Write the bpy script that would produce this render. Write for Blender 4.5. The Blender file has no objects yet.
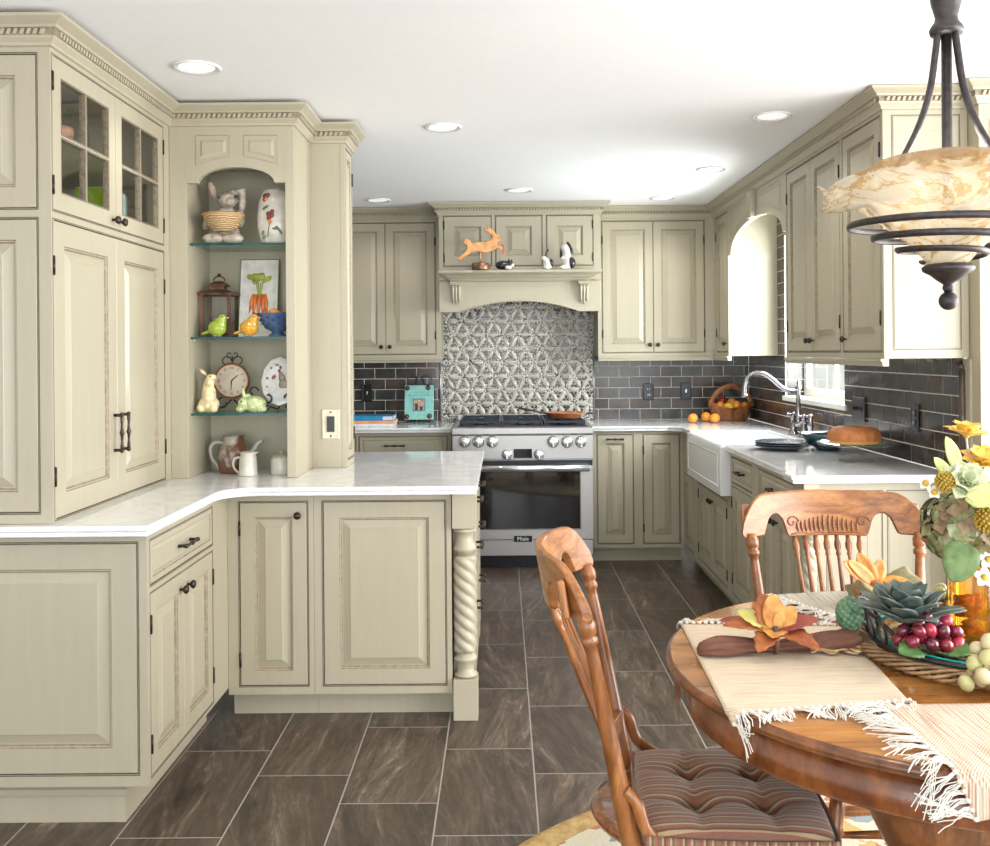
import bpy, bmesh, math, random
from mathutils import Vector, Matrix
random.seed(7)
C = bpy.context.scene.collection
sc = bpy.context.scene
PI = math.pi
# ---------- measured camera: focal 961 px, eye height 1.41 m, roll .46 deg ----------
FL = 961.0; HZ = 1.41; VX = 502.6; VY = 352.5; RO = .008
def rc(x, y): return x - RO*(y-423), y + RO*(x-495)
def aY(x, y, Y):                      # pixel ray met by a plane Y = const
    a, b = rc(x, y); return ((a-VX)*Y/FL, Y, HZ-(b-VY)*Y/FL)
def aX(x, y, X):
    a, b = rc(x, y); Y = X*FL/(a-VX); return (X, Y, HZ-(b-VY)*Y/FL)
def aZ(x, y, Z):
    a, b = rc(x, y); Y = (HZ-Z)*FL/(b-VY); return ((a-VX)*Y/FL, Y, Z)
# ---------- mesh builder ----------
def ident(x, y, z): return (x, y, z)
class MB:
    def __init__(s, T=None): s.v = []; s.f = []; s.m = []; s.s = []; s.T = T or ident
    def add(s, vs, fs, mi=0, sm=False, A=None):
        o = len(s.v)
        for p in vs:
            if A: p = A(*p)
            s.v.append(s.T(*p))
        for f in fs:
            s.f.append([o+i for i in f]); s.m.append(mi); s.s.append(sm)
        return s
    def box(s, x0, x1, y0, y1, z0, z1, mi=0, A=None):
        return s.add([(x0,y0,z0),(x1,y0,z0),(x1,y1,z0),(x0,y1,z0),(x0,y0,z1),(x1,y0,z1),(x1,y1,z1),(x0,y1,z1)],
            [(0,3,2,1),(4,5,6,7),(0,1,5,4),(1,2,6,5),(2,3,7,6),(3,0,4,7)], mi, False, A)
    def prism(s, poly, z0, z1, mi=0, A=None):        # poly in xy, extruded in z
        n = len(poly)
        vs = [(x,y,z0) for x,y in poly]+[(x,y,z1) for x,y in poly]
        fs = [list(range(n))[::-1], list(range(n,2*n))]+[(i,(i+1)%n,n+(i+1)%n,n+i) for i in range(n)]
        return s.add(vs, fs, mi, False, A)
    def lathe(s, prof, n=24, c=(0,0,0), mi=0, A=None, sm=True, fl=None, cap=True):
        vs = []; fs = []
        for k, (r, z) in enumerate(prof):
            for i in range(n):
                a = 2*PI*i/n; rr = r*(fl(a, k) if fl else 1)
                vs.append((c[0]+rr*math.cos(a), c[1]+rr*math.sin(a), c[2]+z))
        for k in range(len(prof)-1):
            for i in range(n):
                j = (i+1) % n; fs.append((k*n+i, k*n+j, (k+1)*n+j, (k+1)*n+i))
        if cap:
            fs.append(list(range(n))[::-1]); fs.append([(len(prof)-1)*n+i for i in range(n)])
        return s.add(vs, fs, mi, sm, A)
    def tube(s, pts, r, n=8, mi=0, closed=False, A=None, sq=None):
        P = [Vector(p) for p in pts]; m = len(P); vs = []; fs = []
        prev = None
        for k in range(m):
            if closed: t = P[(k+1) % m]-P[k-1]
            else: t = P[min(k+1, m-1)]-P[max(k-1, 0)]
            t.normalize()
            if prev is None:
                a = Vector((0,0,1)) if abs(t.z) < .9 else Vector((1,0,0))
                u = t.cross(a).normalized()
            else:
                u = (prev-t*prev.dot(t))
                u = u.normalized() if u.length > 1e-6 else t.orthogonal().normalized()
            prev = u; w = t.cross(u)
            rr = r[k] if isinstance(r, (list, tuple)) else r
            for i in range(n):
                a = 2*PI*i/n+(PI/4 if n == 4 else 0)
                vs.append(tuple(P[k]+u*rr*math.cos(a)*(sq[0] if sq else 1)+w*rr*math.sin(a)*(sq[1] if sq else 1)))
        for k in range(m if closed else m-1):
            for i in range(n):
                j = (i+1) % n; k2 = (k+1) % m
                fs.append((k*n+i, k*n+j, k2*n+j, k2*n+i))
        if not closed: fs.append(list(range(n))[::-1]); fs.append([(m-1)*n+i for i in range(n)])
        return s.add(vs, fs, mi, n > 4, A)
    def ball(s, c, r, n=16, mi=0, A=None, k=None, R=None):
        if not isinstance(r, (tuple, list)): r = (r,r,r)
        h = k or max(6, n//2); vs = []; fs = []
        M = Matrix.Rotation(R[0], 3, R[1]) if R else None
        for a in range(1, h):
            t = PI*a/h
            for i in range(n):
                p = 2*PI*i/n
                q = Vector((r[0]*math.sin(t)*math.cos(p), r[1]*math.sin(t)*math.sin(p), r[2]*math.cos(t)))
                if M: q = M@q
                vs.append((c[0]+q.x, c[1]+q.y, c[2]+q.z))
        for z in (1, -1):
            q = Vector((0,0,z*r[2]))
            if M: q = M@q
            vs.append((c[0]+q.x, c[1]+q.y, c[2]+q.z))
        T = (h-1)*n
        for a in range(h-2):
            for i in range(n):
                j = (i+1) % n; fs.append((a*n+i, (a+1)*n+i, (a+1)*n+j, a*n+j))
        for i in range(n):
            j = (i+1) % n; fs.append((T, i, j)); fs.append((T+1, (h-2)*n+j, (h-2)*n+i))
        return s.add(vs, fs, mi, True, A)
    def rings(s, loops, mi=0, sm=False, cap=(True, True), mis=None, A=None):    # loops: equal-length closed loops
        n = len(loops[0]); vs = [p for l in loops for p in l]
        o = len(s.v); s.add(vs, [], 0, sm, A)
        for k in range(len(loops)-1):
            for i in range(n):
                j = (i+1) % n
                s.f.append([o+k*n+i, o+k*n+j, o+(k+1)*n+j, o+(k+1)*n+i]); s.m.append(mis[k] if mis else mi); s.s.append(sm)
        if cap[0]: s.f.append([o+i for i in range(n)][::-1]); s.m.append(mi); s.s.append(False)
        if cap[1]: s.f.append([o+(len(loops)-1)*n+i for i in range(n)]); s.m.append(mi); s.s.append(False)
        return s
    def grid(s, fn, nu, nv, mi=0, sm=True, A=None):
        vs = [fn(i/nu, j/nv) for j in range(nv+1) for i in range(nu+1)]
        fs = [(j*(nu+1)+i, j*(nu+1)+i+1, (j+1)*(nu+1)+i+1, (j+1)*(nu+1)+i) for j in range(nv) for i in range(nu)]
        return s.add(vs, fs, mi, sm, A)
    def build(s, name, mats, parent=None, bevel=0, recalc=True, solid=0, sub=0, remesh=0, smooth=0):
        off = Vector((0,0,0)); p = parent
        while p is not None: off += p.location; p = p.parent
        me = bpy.data.meshes.new(name)
        me.from_pydata([tuple(Vector(v)-off) for v in s.v], [], s.f)
        if not isinstance(mats, (list, tuple)): mats = [mats]
        for m in mats: me.materials.append(m)
        me.polygons.foreach_set('material_index', s.m); me.polygons.foreach_set('use_smooth', s.s)
        if recalc:
            b = bmesh.new(); b.from_mesh(me); bmesh.ops.recalc_face_normals(b, faces=b.faces); b.to_mesh(me); b.free()
        me.update()
        o = bpy.data.objects.new(name, me); C.objects.link(o)
        if parent: o.parent = parent
        if remesh:
            r = o.modifiers.new('r', 'REMESH'); r.mode = 'VOXEL'; r.voxel_size = remesh; r.use_smooth_shade = True
            q = o.modifiers.new('s', 'SMOOTH'); q.factor = .5; q.iterations = smooth or 4
        if solid:
            r = o.modifiers.new('t', 'SOLIDIFY'); r.thickness = solid; r.offset = 0
        if bevel:
            r = o.modifiers.new('b', 'BEVEL'); r.width = bevel; r.segments = 2; r.limit_method = 'ANGLE'; r.angle_limit = .7
        if sub:
            r = o.modifiers.new('u', 'SUBSURF'); r.levels = sub; r.render_levels = sub
        return o
def tag(o, label, cat, group=None, kind=None):
    o['label'] = label; o['category'] = cat
    if group: o['group'] = group
    if kind: o['kind'] = kind
    return o
def thing(name, label, cat, loc=(0,0,0), group=None, rz=0):
    o = bpy.data.objects.new(name, None); C.objects.link(o); o.location = loc; o.rotation_euler = (0,0,rz)
    o.empty_display_size = .05
    return tag(o, label, cat, group)
def struct(name, mb, m, label=None, **k):
    o = mb.build(name, m, None, **k); o['kind'] = 'structure'
    if label: o['label'] = label
    return o
# ---------- materials ----------
class N:
    def __init__(s, name):
        s.m = bpy.data.materials.new(name); s.m.use_nodes = True; s.t = s.m.node_tree; s.b = s.t.nodes['Principled BSDF']
    def n(s, ty, **k):
        o = s.t.nodes.new(ty)
        for a, v in k.items():
            if a.startswith('i_'):
                key = a[2:]; key = int(key) if key.isdigit() else key.replace('_', ' ')
                if hasattr(v, 'is_output') or isinstance(v, bpy.types.NodeSocket): s.t.links.new(v, o.inputs[key])
                else: o.inputs[key].default_value = v
            else: setattr(o, a, v)
        return o
    def l(s, a, b): s.t.links.new(a, b)
    def mt(s, op, a, b=0.0, c=None):
        o = s.t.nodes.new('ShaderNodeMath'); o.operation = op
        for i, v in enumerate((a, b) if c is None else (a, b, c)):
            if isinstance(v, bpy.types.NodeSocket): s.l(v, o.inputs[i])
            else: o.inputs[i].default_value = v
        return o.outputs[0]
    def co(s, which='Object', scale=(1,1,1), rot=(0,0,0), loc=(0,0,0)):
        t = s.n('ShaderNodeTexCoord'); m = s.n('ShaderNodeMapping'); s.l(t.outputs[which], m.inputs[0])
        m.inputs['Scale'].default_value = scale; m.inputs['Rotation'].default_value = rot; m.inputs['Location'].default_value = loc
        return m.outputs[0]
    def noise(s, vec, scale, detail=4, rough=.55, dist=0):
        o = s.n('ShaderNodeTexNoise'); s.l(vec, o.inputs['Vector']); o.inputs['Scale'].default_value = scale
        o.inputs['Detail'].default_value = detail; o.inputs['Roughness'].default_value = rough; o.inputs['Distortion'].default_value = dist
        return o.outputs[0]
    def ramp(s, fac, stops, interp='LINEAR'):
        o = s.n('ShaderNodeValToRGB'); s.l(fac, o.inputs[0]); e = o.color_ramp; e.interpolation = interp
        while len(e.elements) < len(stops): e.elements.new(.5)
        for i, (p, c) in enumerate(stops):
            e.elements[i].position = p; e.elements[i].color = (*c, 1) if len(c) == 3 else c
        return o.outputs[0]
    def mix(s, f, a, b, mode='MIX'):
        o = s.n('ShaderNodeMix', data_type='RGBA', blend_type=mode)
        for i, v in ((0, f), (6, a), (7, b)):
            if isinstance(v, bpy.types.NodeSocket): s.l(v, o.inputs[i])
            elif i == 0: o.inputs[0].default_value = v
            else: o.inputs[i].default_value = (*v, 1)
        return o.outputs[2]
    def set(s, **k):
        for a, v in k.items():
            i = s.b.inputs[a.replace('_', ' ')]
            if isinstance(v, bpy.types.NodeSocket): s.l(v, i)
            elif isinstance(v, tuple) and len(v) == 3 and len(i.default_value) == 4: i.default_value = (*v, 1)
            else: i.default_value = v
        return s
    def bump(s, h, st=.3, d=.002):
        o = s.n('ShaderNodeBump'); s.l(h, o.inputs['Height']); o.inputs['Strength'].default_value = st; o.inputs['Distance'].default_value = d
        s.l(o.outputs[0], s.b.inputs['Normal']); return s
def S(h):                                 # '#rrggbb' -> linear
    r = [int(h[i:i+2], 16)/255 for i in (0, 2, 4)]
    return tuple(c/12.92 if c < .04045 else ((c+.055)/1.055)**2.4 for c in r)
def pm(name, c, rough=.5, metal=0, var=.12, sc_=30, st=(1,1,1), bump=0, coat=0, c2=None, detail=3, **k):
    n = N(name); v = n.noise(n.co(scale=st), sc_, detail)
    a = tuple(x*(1-var) for x in c); b = c2 or tuple(min(1, x*(1+var)) for x in c)
    n.set(Base_Color=n.ramp(v, [(.32, a), (.68, b)]), Roughness=rough, Metallic=metal, Coat_Weight=coat, Coat_Roughness=.08)
    if bump: n.bump(v, bump, .003)
    if k: n.set(**k)
    return n.m
SAGE = (.41,.371,.273)
def sage():
    n = N('sage_paint'); v = n.noise(n.co(scale=(14,14,1.2)), 3, 5, .6); w = n.noise(n.co(), 1.6, 2)
    c = n.ramp(v, [(.3, tuple(x*.96 for x in SAGE)), (.7, tuple(x*1.03 for x in SAGE))])
    c = n.mix(n.mt('MULTIPLY', w, .25), c, (.47,.42,.30))
    n.set(Base_Color=c, Roughness=.42, Coat_Weight=.1); return n.m
M = {}
M['paint'] = sage()
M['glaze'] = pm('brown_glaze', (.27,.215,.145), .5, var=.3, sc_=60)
M['black_glaze'] = pm('dark_gap', (.10,.08,.058), .6)
M['bronze'] = pm('oil_rubbed_bronze', (.055,.042,.036), .34, .8, var=.3, sc_=80)
M['iron'] = pm('dark_iron', (.06,.052,.052), .42, .6, var=.3, sc_=60)
M['chrome'] = pm('brushed_nickel', (.33,.31,.33), .18, 1, var=.05)
M['steel'] = pm('stainless_steel', (.50,.49,.485), .36, .9, var=.04, sc_=12, st=(1,1,30))
M['steelw'] = pm('polished_steel', (.78,.79,.80), .22, .85, var=.03)
M['blackm'] = pm('black_enamel', (.012,.014,.022), .3, .1, var=.2)
M['grate'] = pm('cast_iron_grate', (.02,.025,.045), .38, .3, var=.2)
M['white'] = pm('white_porcelain', (.80,.81,.83), .12, var=.02, coat=.4)
M['trimw'] = pm('cream_trim_paint', (.74,.72,.64), .4, var=.02)
M['ceil'] = pm('ceiling_paint', (.90,.90,.915), .85, var=.01)
M['wallp'] = pm('wall_paint', (.78,.76,.70), .8, var=.02)
def quartz():
    n = N('white_quartz'); c = n.co(); v = n.noise(c, 3.2, 8, .62, 1.4); w = n.noise(c, 26, 4, .6)
    a = n.ramp(v, [(.40,(.88,.88,.885)), (.49,(.78,.785,.80)), (.53,(.86,.86,.87)), (.7,(.91,.91,.915))])
    b = n.ramp(w, [(.3,(.94,.94,.95)), (.6,(1,1,1))])
    n.set(Base_Color=n.mix(1., a, b, 'MULTIPLY'), Roughness=.09, Coat_Weight=.3, Coat_Roughness=.04); return n.m
M['quartz'] = quartz()
def floor_mat():
    n = N('vein_tile_floor'); t = n.n('ShaderNodeTexCoord'); x = n.n('ShaderNodeSeparateXYZ'); n.l(t.outputs['Object'], x.inputs[0])
    W = .3085; L = .6125
    u = n.mt('DIVIDE', n.mt('ADD', x.outputs[0], .212+40*W), W); col = n.mt('FLOOR', u); fu = n.mt('FRACT', u)
    yy = n.mt('ADD', n.mt('DIVIDE', n.mt('SUBTRACT', x.outputs[1], 2.806-40*L), L), n.mt('MULTIPLY', n.mt('SUBTRACT', col, 40), 1/3))
    row = n.mt('FLOOR', yy); fv = n.mt('FRACT', yy)
    g = n.mt('MINIMUM', n.mt('MULTIPLY', n.mt('MINIMUM', fu, n.mt('SUBTRACT', 1, fu)), W), n.mt('MULTIPLY', n.mt('MINIMUM', fv, n.mt('SUBTRACT', 1, fv)), L))
    gr = n.mt('LESS_THAN', g, .0024)
    cv = n.n('ShaderNodeCombineXYZ'); n.l(col, cv.inputs[0]); n.l(row, cv.inputs[1])
    wn = n.n('ShaderNodeTexWhiteNoise', noise_dimensions='2D'); n.l(cv.outputs[0], wn.inputs['Vector'])
    off = n.n('ShaderNodeVectorMath', operation='SCALE'); n.l(wn.outputs['Color'], off.inputs[0]); off.inputs['Scale'].default_value = 40
    ad = n.n('ShaderNodeVectorMath', operation='ADD'); n.l(t.outputs['Object'], ad.inputs[0]); n.l(off.outputs[0], ad.inputs[1])
    vr = n.n('ShaderNodeVectorRotate', rotation_type='Z_AXIS'); n.l(ad.outputs[0], vr.inputs[0]); n.l(n.mt('MULTIPLY', n.mt('SUBTRACT', wn.outputs[0], .5), .55), vr.inputs['Angle'])
    mp = n.n('ShaderNodeMapping'); n.l(vr.outputs[0], mp.inputs[0]); mp.inputs['Scale'].default_value = (1, .16, 1)
    v = n.noise(mp.outputs[0], 15, 8, .76, .7); w = n.noise(mp.outputs[0], 5, 3, .5, .6); f = n.noise(mp.outputs[0], 70, 5, .75, .3)
    a = n.ramp(v, [(.30,(.022,.017,.014)), (.44,(.052,.038,.028)), (.52,(.082,.060,.044)), (.60,(.135,.103,.076)), (.68,(.30,.245,.19))])
    a = n.mix(n.ramp(w, [(.42,(0,0,0)), (.62,(.45,.45,.45))]), a, (.075,.045,.030))
    a = n.mix(.8, a, n.ramp(f, [(.3,(.55,.55,.55)), (.7,(1.25,1.22,1.2))]), 'MULTIPLY')
    k = n.mt('ADD', n.mt('MULTIPLY', wn.outputs[0], .35), 1.0)
    kk = n.n('ShaderNodeCombineColor'); [n.l(k, kk.inputs[i]) for i in range(3)]
    a = n.mix(1., a, kk.outputs[0], 'MULTIPLY')
    n.set(Base_Color=n.mix(gr, a, (.33,.31,.28)), Roughness=n.mt('ADD', n.mt('MULTIPLY', gr, .3), .36))
    n.bump(n.mt('ADD', n.mt('MULTIPLY', gr, -1.), n.mt('MULTIPLY', v, .35)), .5, .002); return n.m
M['floor'] = floor_mat()
TILE = [pm('subway_tile_%s' % k, c, .2, var=.25, sc_=9, coat=.15, c2=tuple(x*1.5 for x in c)) for k, c in
        (('charcoal',(.040,.036,.035)), ('umber',(.050,.040,.036)), ('slate',(.052,.05,.052)), ('brown',(.062,.044,.036)))]
M['grout'] = pm('tile_grout', (.72,.69,.62), .8)
def oak(name, c0, c1, c2, st, sc_=9, rough=.28, coat=.5, planks=0):
    n = N(name); c = n.co(scale=st); v = n.noise(c, sc_, 6, .65, 1.6); f = n.noise(c, sc_*9, 3, .7)
    s2 = n.n('ShaderNodeTexWave', wave_type='BANDS', bands_direction='DIAGONAL'); n.l(c, s2.inputs['Vector']); s2.inputs['Scale'].default_value = sc_*.45
    s2.inputs['Distortion'].default_value = 7; s2.inputs['Detail'].default_value = 3; s2.inputs['Detail Scale'].default_value = 1.2
    a = n.ramp(v, [(.28, c0), (.5, c1), (.72, c2)])
    a = n.mix(n.mt('MULTIPLY', n.mt('POWER', s2.outputs[1], 3), .55), a, c0)
    a = n.mix(.6, a, n.ramp(f, [(.3,(.55,.5,.45)), (.6,(1.12,1.1,1.1))]), 'MULTIPLY')
    if planks:
        t = n.n('ShaderNodeTexCoord'); x = n.n('ShaderNodeSeparateXYZ'); n.l(t.outputs['Object'], x.inputs[0])
        q = n.mt('DIVIDE', x.outputs[1], planks); w = n.n('ShaderNodeTexWhiteNoise', noise_dimensions='1D'); n.l(n.mt('FLOOR', q), w.inputs['W'])
        k = n.mt('ADD', n.mt('MULTIPLY', w.outputs[0], .45), .75); kk = n.n('ShaderNodeCombineColor'); [n.l(k, kk.inputs[i]) for i in range(3)]
        a = n.mix(1., a, kk.outputs[0], 'MULTIPLY')
    n.set(Base_Color=a, Roughness=rough, Coat_Weight=coat, Coat_Roughness=.1); return n.m
M['oak'] = oak('honey_oak', (.11,.036,.009), (.31,.115,.032), (.43,.185,.06), (1,1,.18), 14, .32, .25)
M['oakc'] = oak('honey_oak_crest', (.17,.062,.018), (.37,.15,.048), (.49,.225,.082), (1,.22,1.3), 20, .4, .12)
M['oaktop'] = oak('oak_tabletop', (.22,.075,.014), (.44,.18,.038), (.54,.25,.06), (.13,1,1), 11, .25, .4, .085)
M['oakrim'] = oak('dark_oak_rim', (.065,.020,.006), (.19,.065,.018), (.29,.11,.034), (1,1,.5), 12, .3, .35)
def sheet_glass(name, tint, k=1.0):
    n = N(name); t = n.t; out = t.nodes['Material Output']
    tr = n.n('ShaderNodeBsdfTransparent'); tr.inputs[0].default_value = (*tint, 1); gl = n.n('ShaderNodeBsdfGlossy'); gl.inputs['Roughness'].default_value = .03
    fr = n.n('ShaderNodeFresnel'); fr.inputs[0].default_value = 1.5; mx_ = n.n('ShaderNodeMixShader'); ge = n.n('ShaderNodeNewGeometry'); n.l(n.mt('MULTIPLY', fr.outputs[0], n.mt('SUBTRACT', k, ge.outputs['Backfacing'])), mx_.inputs[0])
    n.l(tr.outputs[0], mx_.inputs[1]); n.l(gl.outputs[0], mx_.inputs[2]); n.l(mx_.outputs[0], out.inputs[0]); return n.m
M['glass'] = sheet_glass('clear_glass', (.95,.965,.96)); M['shelfglass'] = sheet_glass('green_shelf_glass', (.80,.92,.88))
M['shelfedge'] = N('shelf_glass_edge').set(Base_Color=(.004,.06,.055), Roughness=.1).m
def cp(name, c, rough=.3, **k): return pm(name, c, rough, coat=.4, **k)
# ---------- frames: (u along, v up, d out of the face) ----------
def FY(Y0): return lambda u, v, d: (u, Y0-d, v)
def FXp(X0): return lambda u, v, d: (X0+d, u, v)
def FXm(X0): return lambda u, v, d: (X0-d, u, v)
def rect(u0, u1, v0, v1, d): return [(u0,v0,d),(u1,v0,d),(u1,v1,d),(u0,v1,d)]
def ins(u0, u1, v0, v1, i, d): return rect(u0+i, u1-i, v0+i, v1-i, d)
PG = None
def raised(F, u0, u1, v0, v1, st=.055, d=0, th=.02):
    b = MB(F); m = min(u1-u0, v1-v0); st = min(st, m*.27); bev = min(.026, m*.12)
    L = [(0,d-th,0),(0,d-.002,0),(.002,d,0),(st,d,0),(st+.003,d-.004,1),(st+.006,d-.004,0),(st+.010,d-.010,1),(st+.014,d-.010,0),(st+.014+bev,d-.002,0),(st+.016+bev,d,0)]
    b.rings([ins(u0,u1,v0,v1,i,dd) for i, dd, _ in L], 0, mis=[g for _, _, g in L[1:]])
    return b
def slab(F, u0, u1, v0, v1, d=0, th=.02):
    b = MB(F); L = [(0,d-th,0),(0,d-.002,0),(.002,d,0),(.018,d,0),(.021,d-.004,1),(.025,d-.004,0),(.034,d-.001,0)]
    if v1-v0 < .1: L = L[:4]
    b.rings([ins(u0,u1,v0,v1,i,dd) for i, dd, _ in L], 0, mis=[g for _, _, g in L[1:]]); return b
def plate(F, u0, u1, v0, v1, holes, d0=-.02, d1=0, b=None):     # face frame with real openings
    b = b or MB(F)
    us = sorted({u0,u1,*[h[0] for h in holes],*[h[1] for h in holes]}); vs = sorted({v0,v1,*[h[2] for h in holes],*[h[3] for h in holes]})
    inh = lambda u, v: any(h[0] < u < h[1] and h[2] < v < h[3] for h in holes)
    for i in range(len(us)-1):
        for j in range(len(vs)-1):
            if not inh((us[i]+us[i+1])/2, (vs[j]+vs[j+1])/2):
                b.add(rect(us[i],us[i+1],vs[j],vs[j+1],d1), [(0,1,2,3)])
    for (a, c, e, f, g) in [(u0,u1,v0,v1,0)]+[(*h[:4],1) for h in holes]:
        b.add(rect(a,c,e,f,d0)+rect(a,c,e,f,d1), [(0,1,5,4),(1,2,6,5),(2,3,7,6),(3,0,4,7)], g)
        if g:                                                   # glazed bead round the opening
            b.rings([rect(a-.0045,c+.0045,e-.0045,f+.0045,d1+.0004), rect(a-.0012,c+.0012,e-.0012,f+.0012,d1+.0004)], 2, cap=(False,False))
    return b
def knob(F, u, v, d, parent):
    b = MB(F); prof = [(.004,0),(.004,.008),(.008,.011),(.0135,.016),(.015,.021),(.012,.026),(.005,.029)]
    b.lathe(prof, 14, A=lambda x, y, z: (u+x, v+y, d+z)); return b.build('knob', M['bronze'], parent)
def pull(F, u, v, d, parent, ln=.10, vert=False):
    b = MB(F); A = (lambda a, o, z: (u+o, v+a, d+z)) if vert else (lambda a, o, z: (u+a, v+o, d+z))
    h = ln/2
    for s in (-h, h):
        b.tube([A(s,0,0), A(s,0,.024)], .0055, 8); b.ball(A(s*1.02,0,.026), .008, 10)
    b.tube([A(s,0,.027) for s in (-h*1.15,-h*.8,-h*.5,-h*.15,0,h*.15,h*.5,h*.8,h*1.15)], [.004,.0065,.0042,.0055,.009,.0055,.0042,.0065,.004], 8)
    return b.build('pull', M['bronze'], parent)
def hinge(F, u, v, d, parent):
    b = MB(F); b.tube([(u,v-.024,d),(u,v+.024,d)], .0042, 8); b.ball((u,v+.026,d), .004, 8); b.ball((u,v-.026,d), .004, 8)
    return b.build('hinge', M['bronze'], parent)
PP = lambda: [M['paint'], M['glaze'], M['black_glaze']]
def cabinet(name, label, cat, F, u0, u1, v0, v1, depth, fronts, toe=None, rail=0, group=None, carc=True):
    base = F((u0+u1)/2, (0 if toe else v0), -depth/2)
    t = thing(name, label, cat, base, group)
    holes = [(f['r'][0]-.003, f['r'][1]+.003, f['r'][2]-.003, f['r'][3]+.003) for f in fronts]
    hs = []                                                  # doors that touch share one opening
    for f, h in zip(fronts, holes):
        if f.get('join') and hs: q = hs[-1]; hs[-1] = (min(q[0],h[0]), max(q[1],h[1]), q[2], q[3])
        else: hs.append(h)
    plate(F, u0, u1, v0, v1, hs).build('face_frame', PP(), t)
    if carc:
        b = MB(F); b.box(u0+.001, u1-.001, v0+.001, v1-.001, -depth, -.0205); b.build('carcass', M['paint'], t)
    for f in fronts:
        a, c, e, g = f['r']; k = f.get('k', 'door')
        if k == 'door': o = raised(F, a, c, e, g, f.get('st', .055)).build('door', PP(), t)
        elif k == 'drawer': o = slab(F, a, c, e, g).build('drawer', PP(), t)
        elif k == 'panel': o = raised(F, a, c, e, g, f.get('st', .055)).build('panel', PP(), t)
        elif k == 'glass': o = glassdoor(F, a, c, e, g, t)
        for w in f.get('knob', []): knob(F, w[0], w[1], 0, o)
        for w in f.get('pull', []): pull(F, w[0], w[1], 0, o, w[2] if len(w) > 2 else .1, len(w) > 3)
        if f.get('hinge'):
            hu = a-.001 if f['hinge'] == 'a' else c+.001
            for hv in (e+(g-e)*.14, g-(g-e)*.14): hinge(F, hu, hv, .002, o)
    if toe:
        b = MB(F); b.box(u0, u1, 0, v0-.0005, -depth, -.075); b.build('toe_kick', M['paint'], t)
    if rail:
        b = MB(F); b.prism([(v0-rail,0),(v0-rail,.006),(v0-rail*.45,.008),(v0-rail*.35,.014),(v0-.001,.014),(v0-.001,-.018),(v0-rail,-.018)], u0, u1, A=lambda x, y, z: (z, x, y))
        b.build('light_rail', M['paint'], t)
    return t
def glassdoor(F, a, c, e, g, t):
    st = .058; m = .014; mu = (a+c)/2; mv = (e+g)/2
    q = [(x0, x1, y0, y1) for x0, x1 in ((a+st, mu-m/2), (mu+m/2, c-st)) for y0, y1 in ((e+st, mv-m/2), (mv+m/2, g-st))]
    o = plate(F, a, c, e, g, q).build('glass_door', PP(), t)
    b = MB(F); b.box(a+st-.004, c-st+.004, e+st-.004, g-st+.004, -.013, -.010); b.build('pane', M['glass'], o)
    return o
CROWN = [(.0005,0),(.008,.002),(.010,.010),(.020,.022),(.022,.028),(.022,.046),(.034,.048),(.038,.055),(.058,.068),(.063,.072),(.064,.080),(.0005,.080)]
def crown(label, path, z0, parent=None, closed_ends=True, k=1.0, name='crown_molding'):
    n = len(path); P = [Vector((*p, 0)) for p in path]; nor = []
    for i in range(n-1):
        d = (P[i+1]-P[i]).normalized(); nor.append(Vector((d.y, -d.x, 0)))
    loops = []
    for i in range(n):
        if i == 0: w = nor[0]
        elif i == n-1: w = nor[-1]
        else:
            w = (nor[i-1]+nor[i]); w = w/max(.2, w.dot(nor[i]))
        loops.append([(P[i].x+w.x*o*k, P[i].y+w.y*o*k, z0+z*k) for o, z in CROWN])
    b = MB(); b.rings(loops, 0, mis=None)
    g = MB()
    for i in range(n-1):
        L = (P[i+1]-P[i]).length; d = (P[i+1]-P[i])/L; w = nor[i]
        ex0 = .024*k if (i > 0 and nor[i-1].cross(nor[i]).z < 0) else 0
        m = max(1, int(L/(.0195*k)))
        for j in range(m):
            s0 = L*(j+.12)/m; s1 = s0+.0105*k; sl = .006*k
            q = []
            for (zz, sh) in ((.029, 0), (.045, sl)):
                for (ss, oo) in ((s0+sh, .020), (s1+sh, .020), (s1+sh, .031), (s0+sh, .031)):
                    p = P[i]+d*ss+w*oo*k; q.append((p.x, p.y, z0+zz*k))
            g.add(q, [(0,1,2,3),(4,5,6,7),(0,1,5,4),(1,2,6,5),(2,3,7,6),(3,0,4,7)])
    if parent:
        o = b.build('crown', M['paint'], parent); g.build('dentil_strip', M['paint'], o); bk = None
    else:
        t = thing(name, label, 'molding', tuple(P[n//2]+Vector((0,0,z0))))
        o = b.build('crown', M['paint'], t); g.build('dentil_strip', M['paint'], t)
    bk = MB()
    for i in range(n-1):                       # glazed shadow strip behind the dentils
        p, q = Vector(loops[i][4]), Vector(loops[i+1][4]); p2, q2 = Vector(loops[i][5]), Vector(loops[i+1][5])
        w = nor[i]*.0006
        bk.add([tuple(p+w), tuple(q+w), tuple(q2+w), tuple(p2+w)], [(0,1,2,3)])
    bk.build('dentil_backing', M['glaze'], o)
    return o
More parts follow.
